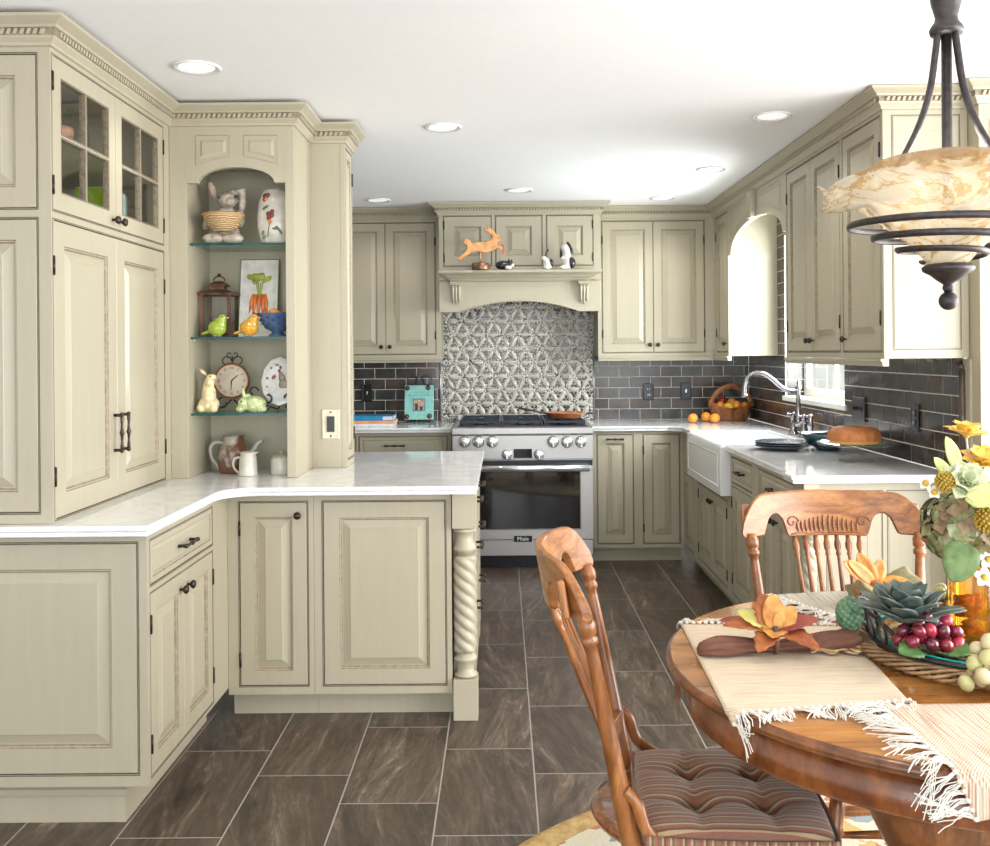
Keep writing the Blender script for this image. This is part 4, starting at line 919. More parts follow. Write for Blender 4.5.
b = MB(); b.lathe([(.001,0),(.045,0),(.06,.02),(.073,.07),(.074,.12),(.066,.18),(.050,.222),(.032,.236),(.001,.24)], 36, (x,4.0,S1+.0005), cap=False, A=lambda a, c_, d: (a, 4.0+(c_-4.0)*.6, d)); b.build('body', cp('cream_glaze', (.70,.66,.58), .15), t)
def onv(a, z, r, dd=.001):          # point on the vase face
    R = .066+.008*(1-((z-.1)/.12)**2)
    return (x+R*math.sin(a), 4.0-.6*R*math.cos(a)-dd, S1+z)
b = MB(); 
for a, z, r in ((-.45,.20,.011),(-.30,.205,.008),(-.5,.185,.008),(-.2,.125,.012),(-.05,.12,.011),(-.2,.108,.010),(-.02,.135,.009)): b.ball(onv(a, z, r), (r,.002,r), 8)
b.build('painted_petals', cp('dark_red_paint', (.17,.02,.012), .3), t)
for a, z in ((-.15,.095),(-.4,.188)): b = MB(); b.ball(onv(a, z, 0, .002), (.008,.002,.008), 8); b.build('painted_center', cp('orange_paint', (.75,.25,.03), .3), t)
b = MB(); b.tube([onv(-.15,.09,0),onv(-.25,.06,0),onv(-.3,.03,0)], .0015, 5)
for a, z in ((.25,.07),(.35,.06),(.1,.065),(.45,.05),(-.5,.15),(-.35,.155),(-.6,.05),(-.55,.03)): b.ball(onv(a, z, 0), (.010,.0015,.005), 8, R=(a*2,'Y'))
b.build('painted_leaves', cp('leaf_green_paint', (.10,.17,.06), .3), t)
# lantern
MLn = pm('rubbed_bronze_lantern', (.045,.028,.02), .45, .5, var=.3, c2=(.18,.085,.045), sc_=25, st=(1,1,.4))
x = sx(219.5, 310, 4.05); YL = 4.05
t = thing('candle_lantern', 'rustic bronze lantern with glass sides and a candle on the middle shelf', 'lantern', (x, YL, S2))
h = .062
for i, j in ((-1,-1),(1,-1),(1,1),(-1,1)):
    b = MB(); b.box(x+i*h-(.012 if i > 0 else 0), x+i*h+(.012 if i < 0 else 0), YL+j*h-(.012 if j > 0 else 0), YL+j*h+(.012 if j < 0 else 0), S2+.016, S2+.175); b.build('corner_post', MLn, t)
b = MB(); b.box(x-h-.004, x+h+.004, YL-h-.004, YL+h+.004, S2+.0005, S2+.0155); b.build('base', MLn, t, bevel=.002)
b = MB(); b.rings([[(x+i*q, YL+j*q, S2+z) for i, j in ((-1,-1),(1,-1),(1,1),(-1,1))] for q, z in ((h+.008,.1755),(h+.010,.183),(h,.19),(.03,.20),(.025,.20),(.025,.215),(.036,.216),(.034,.222),(.018,.235),(.004,.238))], 0); b.build('roof', MLn, t)
b = MB(); b.tube([(x+.024*math.cos(a), YL, S2+.238+.020*math.sin(a)) for a in [PI*i/10 for i in range(11)]], .0028, 8); b.ball((x,YL,S2+.262), .008, 10); b.build('ring_handle', M['bronze'], t)
b = MB(); b.box(x-h+.012, x+h-.012, YL-h+.004, YL-h+.006, S2+.02, S2+.17); b.build('front_pane', M['glass'], t)
b = MB(); b.lathe([(.022,0),(.022,.065),(.018,.066),(.001,.064)], 18, (x,YL,S2+.016)); o = b.build('candle', cp('ivory_wax', (.75,.70,.58), .5), t)
b = MB(); b.tube([(x,YL,S2+.08),(x,YL,S2+.094)], .001, 5); b.build('wick', BLK, o)
# birds
def bird(x, y, z, sd, c, label, nm):
    t = thing('bird_figurine', label, 'figurine', (x, y, z), 'ceramic birds on the middle shelf')
    m = cp(nm, c, .12, var=.1)
    blob('body', [((x,y,z+.035),(.038,.028,.033)), ((x+sd*.014,y,z+.055),(.024,.021,.03)), ((x+sd*.022,y,z+.076),(.018,.017,.017)), ((x-sd*.045,y,z+.018),(.022,.010,.007),(sd*-.3,'Y'))], m, t, .0025)
    b = MB(); b.tube([(x+sd*.036,y-.004,z+.076),(x+sd*.052,y-.006,z+.078)], [.006,.001], 8); b.build('beak', cp('beak_buff', (.45,.28,.16), .4), t)
    b = MB(); b.ball((x+sd*.026,y-.0145,z+.080), .003, 8); b.build('eye', BLK, t)
    for s in (-.008, .010): b = MB(); b.ball((x+s,y-.008,z+.0045), (.010,.008,.004), 10); b.build('foot', cp('foot_mauve', (.38,.25,.24), .4), t)
    return t
bird(sx(217,325,3.93), 3.93, S2, 1, (.30,.40,.04), 'glossy green ceramic bird in front of the lantern', 'green_glaze')
bird(sx(249,325,3.93), 3.93, S2, 1, (.66,.32,.025), 'glossy yellow ceramic bird beside the blue colander', 'yellow_glaze')
# carrot platter
x = sx(258, 295, 4.10)
t = thing('serving_platter', 'white rectangular platter painted with a bunch of carrots, leaning at the back', 'platter', (x, 4.10, S2))
A_ = lambda u, v, d: (x+u, 4.085-d+v*.17, S2+.001+v)
b = MB(A_); b.rings([ins(-.083,.083,0,.335,i,d) for i, d in ((0,-.012),(0,0),(.003,.002),(.006,.001),(.022,-.007),(.03,-.008))], 0, mis=[1,1,0,0,0]); b.build('platter_body', [cp('white_platter_glaze', (.80,.78,.73), .12), cp('green_rim', (.15,.22,.06), .3)], t)
b = MB(A_)
for k, (u, l) in enumerate(((-.014,.10),(.0,.115),(.014,.11),(.024,.095),(-.024,.08))):
    b.tube([(u,.185,-.005),(u*1.3,.15,-.003),(u*1.5-.004,.185-l,-.005)], [.006,.009,.002], 8, sq=(1,.4))
b.build('painted_carrots', cp('carrot_orange', (.80,.20,.03), .3), t)
b = MB(A_)
for k in range(14):
    a = random.uniform(-.9,.9); l = random.uniform(.03,.075); b.ball((l*math.sin(a)*.9, .225+l*math.cos(a)*.75, -.0055), (.014,.011,.003), 8, R=(a,'Z'))
b.build('painted_greens', cp('carrot_top_green', (.35,.45,.03), .4, var=.5, c2=(.55,.55,.05)), t)
b = MB(A_); [b.tube([(u*.3,.18,-.004),(u,.235,-.004)], .0025, 6) for u in (-.015,-.006,.004,.014)]; b.build('painted_stalks', cp('stalk_green', (.45,.5,.1), .4), t)
# colander
x = sx(277, 320, 3.97); yc = 3.975
t = thing('colander', 'blue enamel footed colander holding oranges on the middle shelf', 'colander', (x, yc, S2))
MBl = cp('blue_enamel', (.055,.11,.25), .25)
b = MB(); b.lathe([(.036,0),(.038,.004),(.026,.014),(.022,.02),(.05,.034),(.068,.062),(.078,.092),(.082,.096),(.076,.097),(.062,.06),(.04,.034),(.001,.028)], 36, (x,yc,S2+.0005)); b.build('bowl', MBl, t)
b = MB()
for k in range(20):
    a = 2*PI*k/20
    for z, r in ((.052,.0635),(.066,.0705),(.078,.0745)):
        if (k+int(z*100)) % 2: b.ball((x+r*math.cos(a), yc+r*math.sin(a), S2+z), .0032, 6)
o = b.build('drain_holes', BLK, t); o['kind'] = 'stuff'
b = MB(); b.tube([(x-.078,yc,S2+.088),(x-.095,yc,S2+.098),(x-.093,yc-.02,S2+.098),(x-.076,yc-.024,S2+.088)], .004, 8); b.build('handle', MBl, t)
orange((x-.012,yc-.01,S2+.088), .030, 'orange on top of the blue colander, left one', 'fruit in the blue colander'); orange((x+.046,yc+.02,S2+.076), .029, 'orange in the blue colander, right one half hidden', 'fruit in the blue colander')
# shelf 3
x = sx(209, 395, 3.94); y = 3.94; MCR = cp('antique_cream_rabbit', (.68,.56,.32), .5, var=.3, sc_=55, bump=.5)
t = thing('rabbit_figurine', 'cream sitting rabbit with ears laid back on the lowest glass shelf', 'figurine', (x, y, S3), 'rabbit figurines on the lowest shelf')
blob('body', [((x,y,S3+.034),(.044,.034,.034)), ((x,y,S3+.075),(.030,.027,.045)), ((x+.006,y-.006,S3+.125),(.020,.02,.026)), ((x+.014,y-.012,S3+.145),(.022,.016,.015)), ((x-.024,y+.004,S3+.165),(.022,.010,.008),(.75,'Y')), ((x-.014,y+.004,S3+.12),(.009,.01,.032),(.35,'Y')), ((x+.022,y-.016,S3+.02),(.02,.02,.02)), ((x-.028,y-.01,S3+.02),(.02,.024,.02))], MCR, t, .003, sm=2)
spot('eye', [((x+.014,y-.028,S3+.148),(.003,.002,.003))], BLK, t)
x = sx(252, 400, 3.93); y = 3.93
t = thing('rabbit_figurine', 'pale green crouching rabbit in front of the shelf clock', 'figurine', (x, y, S3), 'rabbit figurines on the lowest shelf')
MGR = cp('pale_green_rabbit', (.48,.56,.28), .5, var=.3, sc_=80, bump=.9)
blob('body', [((x+.012,y,S3+.034),(.048,.034,.034)), ((x-.03,y-.006,S3+.036),(.026,.024,.028)), ((x-.034,y,S3+.075),(.007,.008,.028),(-.1,'Y')), ((x-.018,y+.004,S3+.066),(.012,.008,.012)), ((x-.045,y-.01,S3+.014),(.018,.018,.0135)), ((x+.04,y-.01,S3+.014),(.024,.02,.0135))], MGR, t, .003, sm=2)
spot('eye', [((x-.036,y-.027,S3+.046),(.004,.0025,.004))], BLK, t)
# clock
x = sx(232.5, 380, 4.07); y = 4.07; R = .074; zc = S3+.127
t = thing('shelf_clock', 'round copper rimmed clock with scrolled iron stand on the lowest shelf', 'clock', (x, y, S3))
K = lambda a, c_, d: (x+a, y-d, zc+c_)
b = MB(); b.lathe([(R,0),(R*1.02,.012),(R*.99,.02),(R*.93,.022),(R*.90,.014)], 48, A=K, cap=True); b.build('rim', pm('copper_rim', (.30,.10,.045), .3, .5), t)
b = MB(); b.lathe([(R*.90,.0145),(R*.5,.0146),(.001,.0147)], 40, A=K, cap=False); f = b.build('dial', cp('aged_dial', (.55,.46,.36), .4, var=.12, sc_=18), t)
MI = N('dial_ink').set(Base_Color=(.03,.025,.02), Roughness=.5).m
for i, s_ in enumerate(('XII','I','II','III','IV','V','VI','VII','VIII','IX','X','XI')):
    a = PI/2-i*PI/6; text(s_, .016, K(R*.72*math.cos(a), R*.72*math.sin(a), .0152), RX @ Matrix.Rotation(a-PI/2, 3, 'Z'), MI, f, 'numeral', .0002)
for a, l in ((-PI/2-.05, .040), (PI/2-.85, .036)):
    b = MB(); b.tube([K(0,0,.0165), K(l*math.cos(a), l*math.sin(a), .0165)], [.0028,.0012], 6); b.build('clock_hand', MI, f)
def scroll(b, cx, cz, r, a0, a1, y, w=.0028, shrink=.6, n=16):
    b.tube([(cx+(r*(1-shrink*i/n))*math.cos(a0+(a1-a0)*i/n), y, cz+(r*(1-shrink*i/n))*math.sin(a0+(a1-a0)*i/n)) for i in range(n+1)], w, 6)
b = MB()
for s in (-1, 1):
    scroll(b, x+s*.026, zc+R+.008, .024, (PI if s > 0 else 0), (PI if s > 0 else 0)-s*4.4, y, shrink=.5); scroll(b, x+s*.012, zc+R+.036, .013, -PI/2, -PI/2+s*4.6, y, .0025)
    scroll(b, x+s*.042, zc-R-.022, .025, PI/2, PI/2-s*5.2, y, .0035, .45); b.tube([(x+s*.005,y,zc-R-.006),(x+s*.03,y,S3+.022),(x+s*.07,y-.03,S3+.004)], .0035, 6)
b.tube([(x,y,zc+R),(x,y,zc+R+.03)], .003, 6); scroll(b, x+R+.018, zc-.045, .020, 0, 4.6, y-.01, .0035, .4); b.build('scroll_stand', M['iron'], t)
# plate on stand
x = sx(279, 380, 4.0); y = 4.02
t = thing('decorative_plate', 'white painted rabbit plate on a black scroll stand, half behind the cabinet stile', 'plate', (x, y, S3))
K2 = lambda a, c_, d: (x+a*.92, y-d+.22*c_, S3+.125+c_*1.22)
b = MB(); b.lathe([(.001,-.004),(.05,-.004),(.08,.004),(.083,.006),(.08,.008),(.055,.001),(.001,.0)], 48, A=K2, cap=False, fl=lambda a, k: 1+(.02*math.cos(a*12) if k in (2,3,4) else 0)); b.build('plate_body', cp('white_plate_glaze', (.72,.72,.70), .2), t)
b = MB(); [b.ball(K2(a, c_, .0025), (.008,.002,.006), 8) for a, c_ in ((-.015,.055),(-.045,.045),(-.06,.01),(-.062,-.02),(-.05,-.045),(-.03,.06))]; b.build('painted_sprigs', cp('olive_sprig', (.22,.2,.1), .4), t)
b = MB(); [b.ball(K2(a, c_, .0025), (.006,.002,.008), 8) for a, c_ in ((-.005,.035),(.0,.047),(-.032,.012),(-.026,.016))]; b.build('painted_berries', cp('berry_red', (.35,.06,.04), .4), t)
b = MB(); [b.ball(K2(a, c_, .002), (r,.002,r*1.2), 8) for a, c_, r in ((.008,.01,.014),(.016,-.012,.02),(.004,.022,.01))]; b.build('painted_rabbit', cp('rabbit_brown', (.30,.22,.15), .4), t)
b = MB()
for s in (-1, 1):
    scroll(b, x+s*.045, S3+.055, .022, PI, PI-s*5, y-.03, .004, .4); b.tube([(x+s*.06,y-.035,S3+.03),(x+s*.03,y-.035,S3+.02),(x+s*.05,y-.05,S3+.004)], .004, 6); b.tube([(x+s*.03,y-.035,S3+.02),(x+s*.02,y+.05,S3+.004),(x,y+.055,S3+.07)], .0035, 6)
b.build('scroll_stand', M['iron'], t)
# niche counter: teapot, creamer, jar
def stone(nm, c, c2, sc=9): return pm(nm, c, .35, var=.1, c2=c2, sc_=sc, coat=.3)
x = sx(231, 455, 4.02); y = 4.06; z = CT+.0005
t = thing('teapot', 'brown and grey stoneware teapot with a long spout on the niche counter', 'teapot', (x, y, CT))
nn = N('drip_glaze_stoneware'); q = nn.noise(nn.co(), 9, 4, .6, .5); nn.set(Base_Color=nn.ramp(q, [(.40,(.34,.31,.26)), (.47,(.14,.055,.028)), (.62,(.20,.09,.045)), (.70,(.40,.36,.30))]), Roughness=.3, Coat_Weight=.4)
b = MB(); b.lathe([(.055,0),(.062,.006),(.064,.05),(.066,.085),(.060,.11),(.045,.122),(.042,.128),(.044,.150),(.047,.155),(.040,.155),(.036,.125),(.001,.12)], 32, (x,y,z)); b.build('pot_body', nn.m, t)
MSt = stone('grey_stoneware', (.36,.34,.29), (.52,.49,.42))
b = MB(); b.tube([(x+.055,y,z+.06),(x+.08,y,z+.085),(x+.105,y,z+.125),(x+.125,y,z+.135)], [.02,.015,.010,.009], 12); b.build('spout', MSt, t)
b = MB(); b.tube(crv([(x-.04,y,z+.122),(x-.075,y,z+.128),(x-.098,y,z+.105),(x-.092,y,z+.06),(x-.07,y,z+.03),(x-.058,y,z+.008)], 4), .0055, 8, sq=(1,1.5)); b.build('handle', MSt, t)
b = MB(); b.lathe([(.036,.156),(.03,.160),(.012,.162),(.001,.163)], 24, (x,y,z), cap=False); b.build('lid', MSt, t)
x = sx(247, 465, 3.93); y = 3.95
t = thing('cream_pitcher', 'small cream stoneware pitcher in front of the teapot', 'pitcher', (x, y, CT)); MCm = stone('cream_stoneware', (.55,.52,.45), (.68,.65,.58), 14)
b = MB(); b.lathe([(.040,0),(.042,.004),(.039,.012),(.036,.05),(.034,.075),(.030,.086),(.036,.097),(.032,.097),(.027,.085),(.001,.08)], 28, (x,y,z), fl=lambda a, k: 1+(.30*max(0, math.cos(a))**12 if k in (6,7) else 0)); b.build('body', MCm, t)
b = MB(); b.tube(crv([(x-.030,y,z+.075),(x-.055,y,z+.07),(x-.062,y,z+.045),(x-.052,y,z+.022),(x-.037,y,z+.012)], 4), .005, 8); b.build('handle', MCm, t)
x = sx(280, 462, 3.98); y = 4.0
t = thing('sugar_jar', 'small lidded cream stoneware jar at the right end of the niche', 'jar', (x, y, CT))
b = MB(); b.lathe([(.042,0),(.044,.006),(.043,.06),(.036,.072),(.001,.072)], 28, (x,y,z)); b.build('body', MCm, t)
b = MB(); b.lathe([(.038,.0725),(.034,.078),(.012,.083),(.006,.087),(.009,.094),(.001,.097)], 24, (x,y,z)); b.build('lid', stone('tan_stoneware', (.40,.33,.24), (.52,.45,.36)), t)
# glass door cupboard contents
zb, zt = G0+.0015, 2.0875
def cxp(px, y, X): p = aX(px, y, X); return p[1], p[2]
MTer = cp('terracotta', (.55,.28,.18), .8)
b = MB(); b.lathe([(.038,0),(.052,.07),(.060,.072),(.062,.10),(.054,.10),(.045,.06),(.001,.055)], 24, (-1.52, 3.28, zt)); tag(b.build('clay_pot', MTer), 'small clay pot on the upper glass-door shelf', 'pot')
b = MB(); b.lathe([(.001,0),(.06,0),(.062,.003),(.135,.006),(.14,.012),(.12,.03),(.04,.10),(.012,.14)], 40, A=lambda a, c_, d: (-1.60+d*.3-abs(c_)*.0, 3.62+a*.9, zt+.13+c_*.92)); o = b.build('glass_dish', M['glass']); tag(o, 'clear pressed glass dish standing on edge in the glass-door hutch', 'dish')
bk = [(3.56,.030,.20,(.28,.42,.02),'lime green binder standing behind the right glass door'),(3.595,.018,.19,(.45,.42,.36),'tan book standing right of the lime green binder'),(3.618,.018,.185,(.66,.64,.6),'white book standing behind the right glass door'),(3.640,.014,.18,(.12,.30,.25),'teal book at the right of the standing books')]
for y0, w_, h_, c, lb in bk:
    t = thing('standing_book', lb, 'book', (-1.5, y0, zb), 'books behind the glass doors'); b = MB(); b.box(-1.58, -1.42, y0, y0+w_, zb, zb+h_); b.build('cover', cp('book_cover', c, .5), t, bevel=.002); b = MB(); b.box(-1.575, -1.4245, y0+.002, y0+w_-.002, zb+h_+.0002, zb+h_+.002); b.build('pages', WHT, t)
b = MB(); b.box(-1.60, -1.585, 3.05, 3.42, zb, zb+.20); tag(b.build('green_tray', cp('lime_tray', (.33,.48,.03), .4), bevel=.003), 'lime green tray standing behind the left glass door', 'tray')
b = MB(); b.box(-1.575, -1.568, 3.06, 3.40, zb, zb+.14); tag(b.build('paper_sheet', WHT, bevel=.001), 'white card leaning in front of the lime green tray', 'paper')
t = thing('bird_figurine', 'tiny blue and white figurine behind the left glass door', 'figurine', (-1.47, 3.02, zb)); blob('body', [((-1.47,3.02,zb+.022),(.02,.02,.022)), ((-1.47,3.01,zb+.05),(.012,.012,.014)), ((-1.47,3.05,zb+.035),(.01,.02,.012))], cp('pale_blue_glaze', (.40,.52,.66), .2), t, .003)
# ================= dining group =================
TX, TY, TZ, TR = .912, 2.0, .76, .57
t = thing('dining_table', 'round oak pedestal dining table in the right foreground', 'table', (TX, TY, 0))
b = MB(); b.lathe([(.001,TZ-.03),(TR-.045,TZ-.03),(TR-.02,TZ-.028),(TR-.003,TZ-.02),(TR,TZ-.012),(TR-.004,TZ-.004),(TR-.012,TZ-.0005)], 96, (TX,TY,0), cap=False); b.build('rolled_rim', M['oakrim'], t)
b = MB(); b.lathe([(TR-.012,TZ-.0006),(TR-.05,TZ),(.3,TZ),(.001,TZ)], 96, (TX,TY,0), cap=False); b.build('tabletop', M['oaktop'], t)
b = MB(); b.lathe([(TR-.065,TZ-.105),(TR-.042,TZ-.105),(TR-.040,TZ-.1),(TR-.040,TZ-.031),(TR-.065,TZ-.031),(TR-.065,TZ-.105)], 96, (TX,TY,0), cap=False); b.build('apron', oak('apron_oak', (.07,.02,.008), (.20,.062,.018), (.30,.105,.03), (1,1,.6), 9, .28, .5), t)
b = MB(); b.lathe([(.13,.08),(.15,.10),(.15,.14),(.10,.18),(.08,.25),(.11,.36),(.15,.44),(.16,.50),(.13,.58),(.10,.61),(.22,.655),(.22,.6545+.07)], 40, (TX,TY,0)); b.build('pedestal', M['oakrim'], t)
for k in range(4):
    a = PI/4+k*PI/2; c, s = math.cos(a), math.sin(a); b = MB()
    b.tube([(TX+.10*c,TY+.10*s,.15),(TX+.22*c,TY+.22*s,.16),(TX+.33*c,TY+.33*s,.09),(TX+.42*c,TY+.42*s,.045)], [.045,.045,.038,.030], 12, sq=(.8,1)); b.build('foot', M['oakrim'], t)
a_ = aZ(684, 712, TZ-.06); b = MB(); b.box(TX-TR+.018,TX-TR+.028,TY+.02,TY+.045,TZ-.085,TZ-.031, A=None); b.build('leaf_latch', M['oakrim'], t)
# rug
n = N('woven_rug'); tc = n.n('ShaderNodeTexCoord'); sp = n.n('ShaderNodeSeparateXYZ'); n.l(tc.outputs['Object'], sp.inputs[0])
r = n.mt('SQRT', n.mt('ADD', n.mt('MULTIPLY', sp.outputs[0], sp.outputs[0]), n.mt('MULTIPLY', sp.outputs[1], sp.outputs[1])))
vo = n.n('ShaderNodeTexVoronoi', i_Scale=11.0); vo.inputs['Randomness'].default_value = .9; dn = n.noise(tc.outputs['Object'], 14, 3); 
vm = n.n('ShaderNodeVectorMath', operation='ADD'); n.l(tc.outputs['Object'], vm.inputs[0]); sc_ = n.n('ShaderNodeVectorMath', operation='SCALE'); n.l(dn, sc_.inputs[0]); sc_.inputs['Scale'].default_value = .12; n.l(sc_.outputs[0], vm.inputs[1]); n.l(vm.outputs[0], vo.inputs['Vector'])
sv = n.n('ShaderNodeSeparateColor'); n.l(vo.outputs['Color'], sv.inputs[0])
cm = n.ramp(sv.outputs[0], [(0,(.62,.56,.42)), (.38,(.55,.36,.14)), (.52,(.25,.30,.32)), (.66,(.62,.58,.46)), (.84,(.16,.18,.09)), (.92,(.48,.18,.09))], 'CONSTANT')
gold = n.ramp(n.noise(tc.outputs['Object'], 30, 3), [(.35,(.42,.26,.09)), (.65,(.58,.40,.17))])
cl = n.mix(n.mt('GREATER_THAN', r, 1.055), cm, gold); f = n.noise(tc.outputs['Object'], 260, 2)
n.set(Base_Color=n.mix(.5, cl, n.ramp(f, [(.3,(.6,.6,.6)), (.7,(1.2,1.2,1.2))]), 'MULTIPLY'), Roughness=.95); n.bump(f, .9, .004)
b = MB(); b.lathe([(1.138,.0005),(1.145,.004),(1.14,.010),(1.12,.012),(.6,.012),(.001,.012)], 96, (0,0,0)); o = b.build('area_rug', n.m); o.location = (TX,TY,0); tag(o, 'round floral rug with a gold border under the dining table', 'rug')
# chair, built at the origin facing +x
RZ = .012
def make_chair(label):
    t = thing('dining_chair', label, 'chair', (0,0,0), 'pressback dining chairs')
    ok = M['oak']
    b = MB(); b.lathe([(.001,.380),(.205,.380),(.225,.387),(.232,.400),(.228,.411),(.21,.417),(.001,.412)], 48, A=lambda x, y, z: (x*1.10-.028, y*(1.0-.06*(x < 0)), z+RZ), cap=False); b.build('seat', oak('seat_oak', (.09,.025,.008), (.26,.08,.024), (.36,.13,.04), (.3,1,1), 14, .25, .6), t)
    zt = .905
    def turned(p0, p1, prof, nm, mat=ok, n_=14):
        P0, P1 = Vector(p0), Vector(p1); b = MB(); b.tube([tuple(P0.lerp(P1, u)) for u, _ in prof], [r for _, r in prof], n_); return b.build(nm, mat, t)
    for s in (-1, 1):
        turned((-.198,s*.195,.400+RZ), (-.290,s*.232,zt), [(0,.014),(.03,.020),(.10,.0205),(.4,.018),(.85,.0125),(.875,.0115),(.885,.0165),(.905,.017),(.915,.0125),(.93,.0175),(.965,.0185),(.985,.014),(1,.013)], 'back_post')
        b = MB(); b.box(-.016,.0,-.017,.017,-.005,.072, A=lambda x, y, z: (-.306-.012+x-z*.17, s*.232+y, zt+z)); b.build('back_block', ok, t, bevel=.006)
        b = MB(); b.tube(crv([(-.212,s*.215,.535+RZ),(-.19,s*.222,.515+RZ),(-.17,s*.225,.46+RZ),(-.12,s*.222,.426+RZ),(-.05,s*.215,.419+RZ)], 4), .0105, 8, sq=(1,1.3)); b.build('hip_bracket', ok, t)
    for sx_, sy_ in ((1,1),(1,-1),(-1,1),(-1,-1)):
        turned((sx_*.15,sy_*.15,.385+RZ), (sx_*.20,sy_*.20,RZ), [(0,.014),(.1,.018),(.2,.015),(.23,.021),(.26,.015),(.45,.022),(.62,.018),(.66,.023),(.7,.015),(.9,.012),(1,.012)], 'leg')
    for z, q in ((.20,.176),(.29,.166)):
        for a, c in (((q,-q,z+RZ),(q,q,z+RZ)),((-q,-q,z-.02+RZ),(-q,q,z-.02+RZ)),((-q,-q,z+.03+RZ),(q,-q,z+.03+RZ)),((-q,q,z+.03+RZ),(q,q,z+.03+RZ))):
            turned(a, c, [(0,.007),(.3,.010),(.5,.014),(.7,.010),(1,.007)], 'stretcher', n_=8)
    # crest rail
    def zhi(q): e = max(0, (abs(q)-.70)/.30); return 1.010-.006*q*q-.078*e**2.2
    def zlo(q):
        a = abs(q)
        if a < .43: return .884
        if a < .47: return .884+(a-.43)/.04*.03
        if a < .70: u = (a-.47)/.23; return .914+.035*math.sin(PI*min(1,u*1.0))**.6*(1 if u < .93 else 1-(u-.93)/.07*.6)
        if a < .73: return .914-(a-.70)/.03*.02
        return .894
    def crest(q, z, d): 
        return (-.383+.092*q*q-(z-.95)*.17-d, q*.258, z)
    b = MB(); L = []; m = 110
    for i in range(m+1):
        q = -1+2*i/m; lo, hi = zlo(q), zhi(q)
        if abs(q) > .985: lo += .008; hi -= .008
        L.append([crest(q, z, d) for z, d in ((lo,-.005),(lo+.002,-.009),(lo+.004,-.010),(hi-.005,-.010),(hi-.002,-.0085),(hi,-.005),(hi,.005),(hi-.002,.0085),(hi-.005,.010),(lo+.004,.010),(lo+.002,.009),(lo,.005))])
    b.rings(L, 0, False); o = b.build('crest_rail', M['oakc'], t)
    cv = MB()
    for s in (-1, 1):
        for k in range(7):
            q = s*(.03+k*.048); h = .030-.002*k; lean = s*(.005+.014*k)/.258
            cv.tube([crest(q+lean*h*18*u*.1, .897+h*u*1.5, -.0105-.0015*math.sin(PI*u)) for u in (0,.25,.5,.75,1)], [.0012,.0028,.0035,.0028,.001], 6)
        cv.tube([crest(s*.385+.020/.258*(1-.07*j)*math.cos(j*.6), .925+.018*(1-.07*j)*math.sin(j*.6), -.0108) for j in range(12)], .0024, 6)
        cv.tube([crest(s*(.02+.055*j), .893+.002*math.sin(j*1.6), -.0105) for j in range(8)], .002, 6)
    cv.build('pressed_carving', oak('pressed_carving', (.14,.045,.015), (.27,.095,.03), (.34,.13,.045), (1,1,1), 20, .4, .2), o)
    # lower cross rail and spindles
    b = MB(); L = []
    for i in range(17):
        q = -.9+1.8*i/16; L.append([(-.232+.035*q*q+d, q*.205, z+RZ) for z, d in ((.505,0),(.505,-.016),(.548,-.020),(.548,-.004))])
    b.rings(L, 0); b.build('lower_rail', ok, t, bevel=.002)
    for k in range(7):
        q = (-3+k)*.117; p0 = (-.240+.035*(q*1.0)**2, q*.225, .545+RZ); p1 = crest(q, .888, .0)
        turned(p0, p1, [(0,.005),(.08,.007),(.12,.009),(.15,.006),(.5,.0075),(.82,.005),(.84,.008),(.86,.0055),(.885,.009),(.92,.0095),(.95,.0065),(1,.005)], 'spindle', n_=10)
    return t
c1 = make_chair('oak pressback chair with a striped cushion, seen from its side in the foreground')
def dup(root, loc, rz, label):
    r = root.copy(); C.objects.link(r); r.location = loc; r.rotation_euler = (0,0,rz); r['label'] = label
    for ch in list(root.children):
        c = ch.copy(); C.objects.link(c); c.parent = r
        for g in list(ch.children): d = g.copy(); C.objects.link(d); d.parent = c
    return r
dup(c1, (.915, 2.36, 0), -PI/2, 'oak pressback chair with carved crest facing the camera behind the table')
c1.location = (.470, 2.10, 0); c1.scale = (1,1,.982); c1.rotation_euler = (0,0,math.radians(-5.5))
# cushion
MCU = []
for ax_ in (1, 0):
  n = N('striped_cushion'); sp = n.n('ShaderNodeSeparateXYZ'); cc = n.co(); n.l(cc, sp.inputs[0]); w = n.noise(cc, 5, 2)
  f = n.mt('FRACT', n.mt('MULTIPLY', sp.outputs[ax_], 25.0)); cr = [(.20,.085,.055),(.34,.24,.13),(.10,.055,.03),(.25,.07,.04),(.20,.12,.07),(.37,.28,.17),(.15,.07,.045),(.20,.14,.06),(.28,.09,.05),(.17,.09,.06)]
  a = n.ramp(f, [(i/10, c) for i, c in enumerate(cr)], 'CONSTANT'); fz = n.noise(cc, 400, 2)
  n.set(Base_Color=n.mix(.6, a, n.ramp(fz, [(.3,(.7,.7,.7)), (.7,(1.35,1.3,1.3))]), 'MULTIPLY'), Roughness=.9, Sheen_Weight=.3); n.bump(fz, .4, .002); MCU.append(n.m)
b = MB(); cs = .205
tuf = [(sx_*.07, sy_*.075) for sx_ in (-1,1) for sy_ in (-1,1)]
def cush(u, v, top):
    x, y = (u-.5)*2, (v-.5)*2
    xx = x*.192*(1-.05*y*y); yy = y*cs*(1-.05*x*x)
    e = (1-abs(x)**5)*(1-abs(y)**5); h = .024+.030*max(0, e)**.35
    for a, c in tuf: d = math.hypot(xx-a, yy-c); h -= .034*math.exp(-(d/.026)**2)+.012*math.exp(-(d/.06)**2)
    for a in (-.072, .072): h -= .007*(math.exp(-((xx-a)/.014)**2)+math.exp(-((yy-a)/.014)**2))*e
    return (xx, yy, max(.006, h) if top else -.0)
NU = 56; b.grid(lambda u, v: cush(u, v, True), NU, NU); 
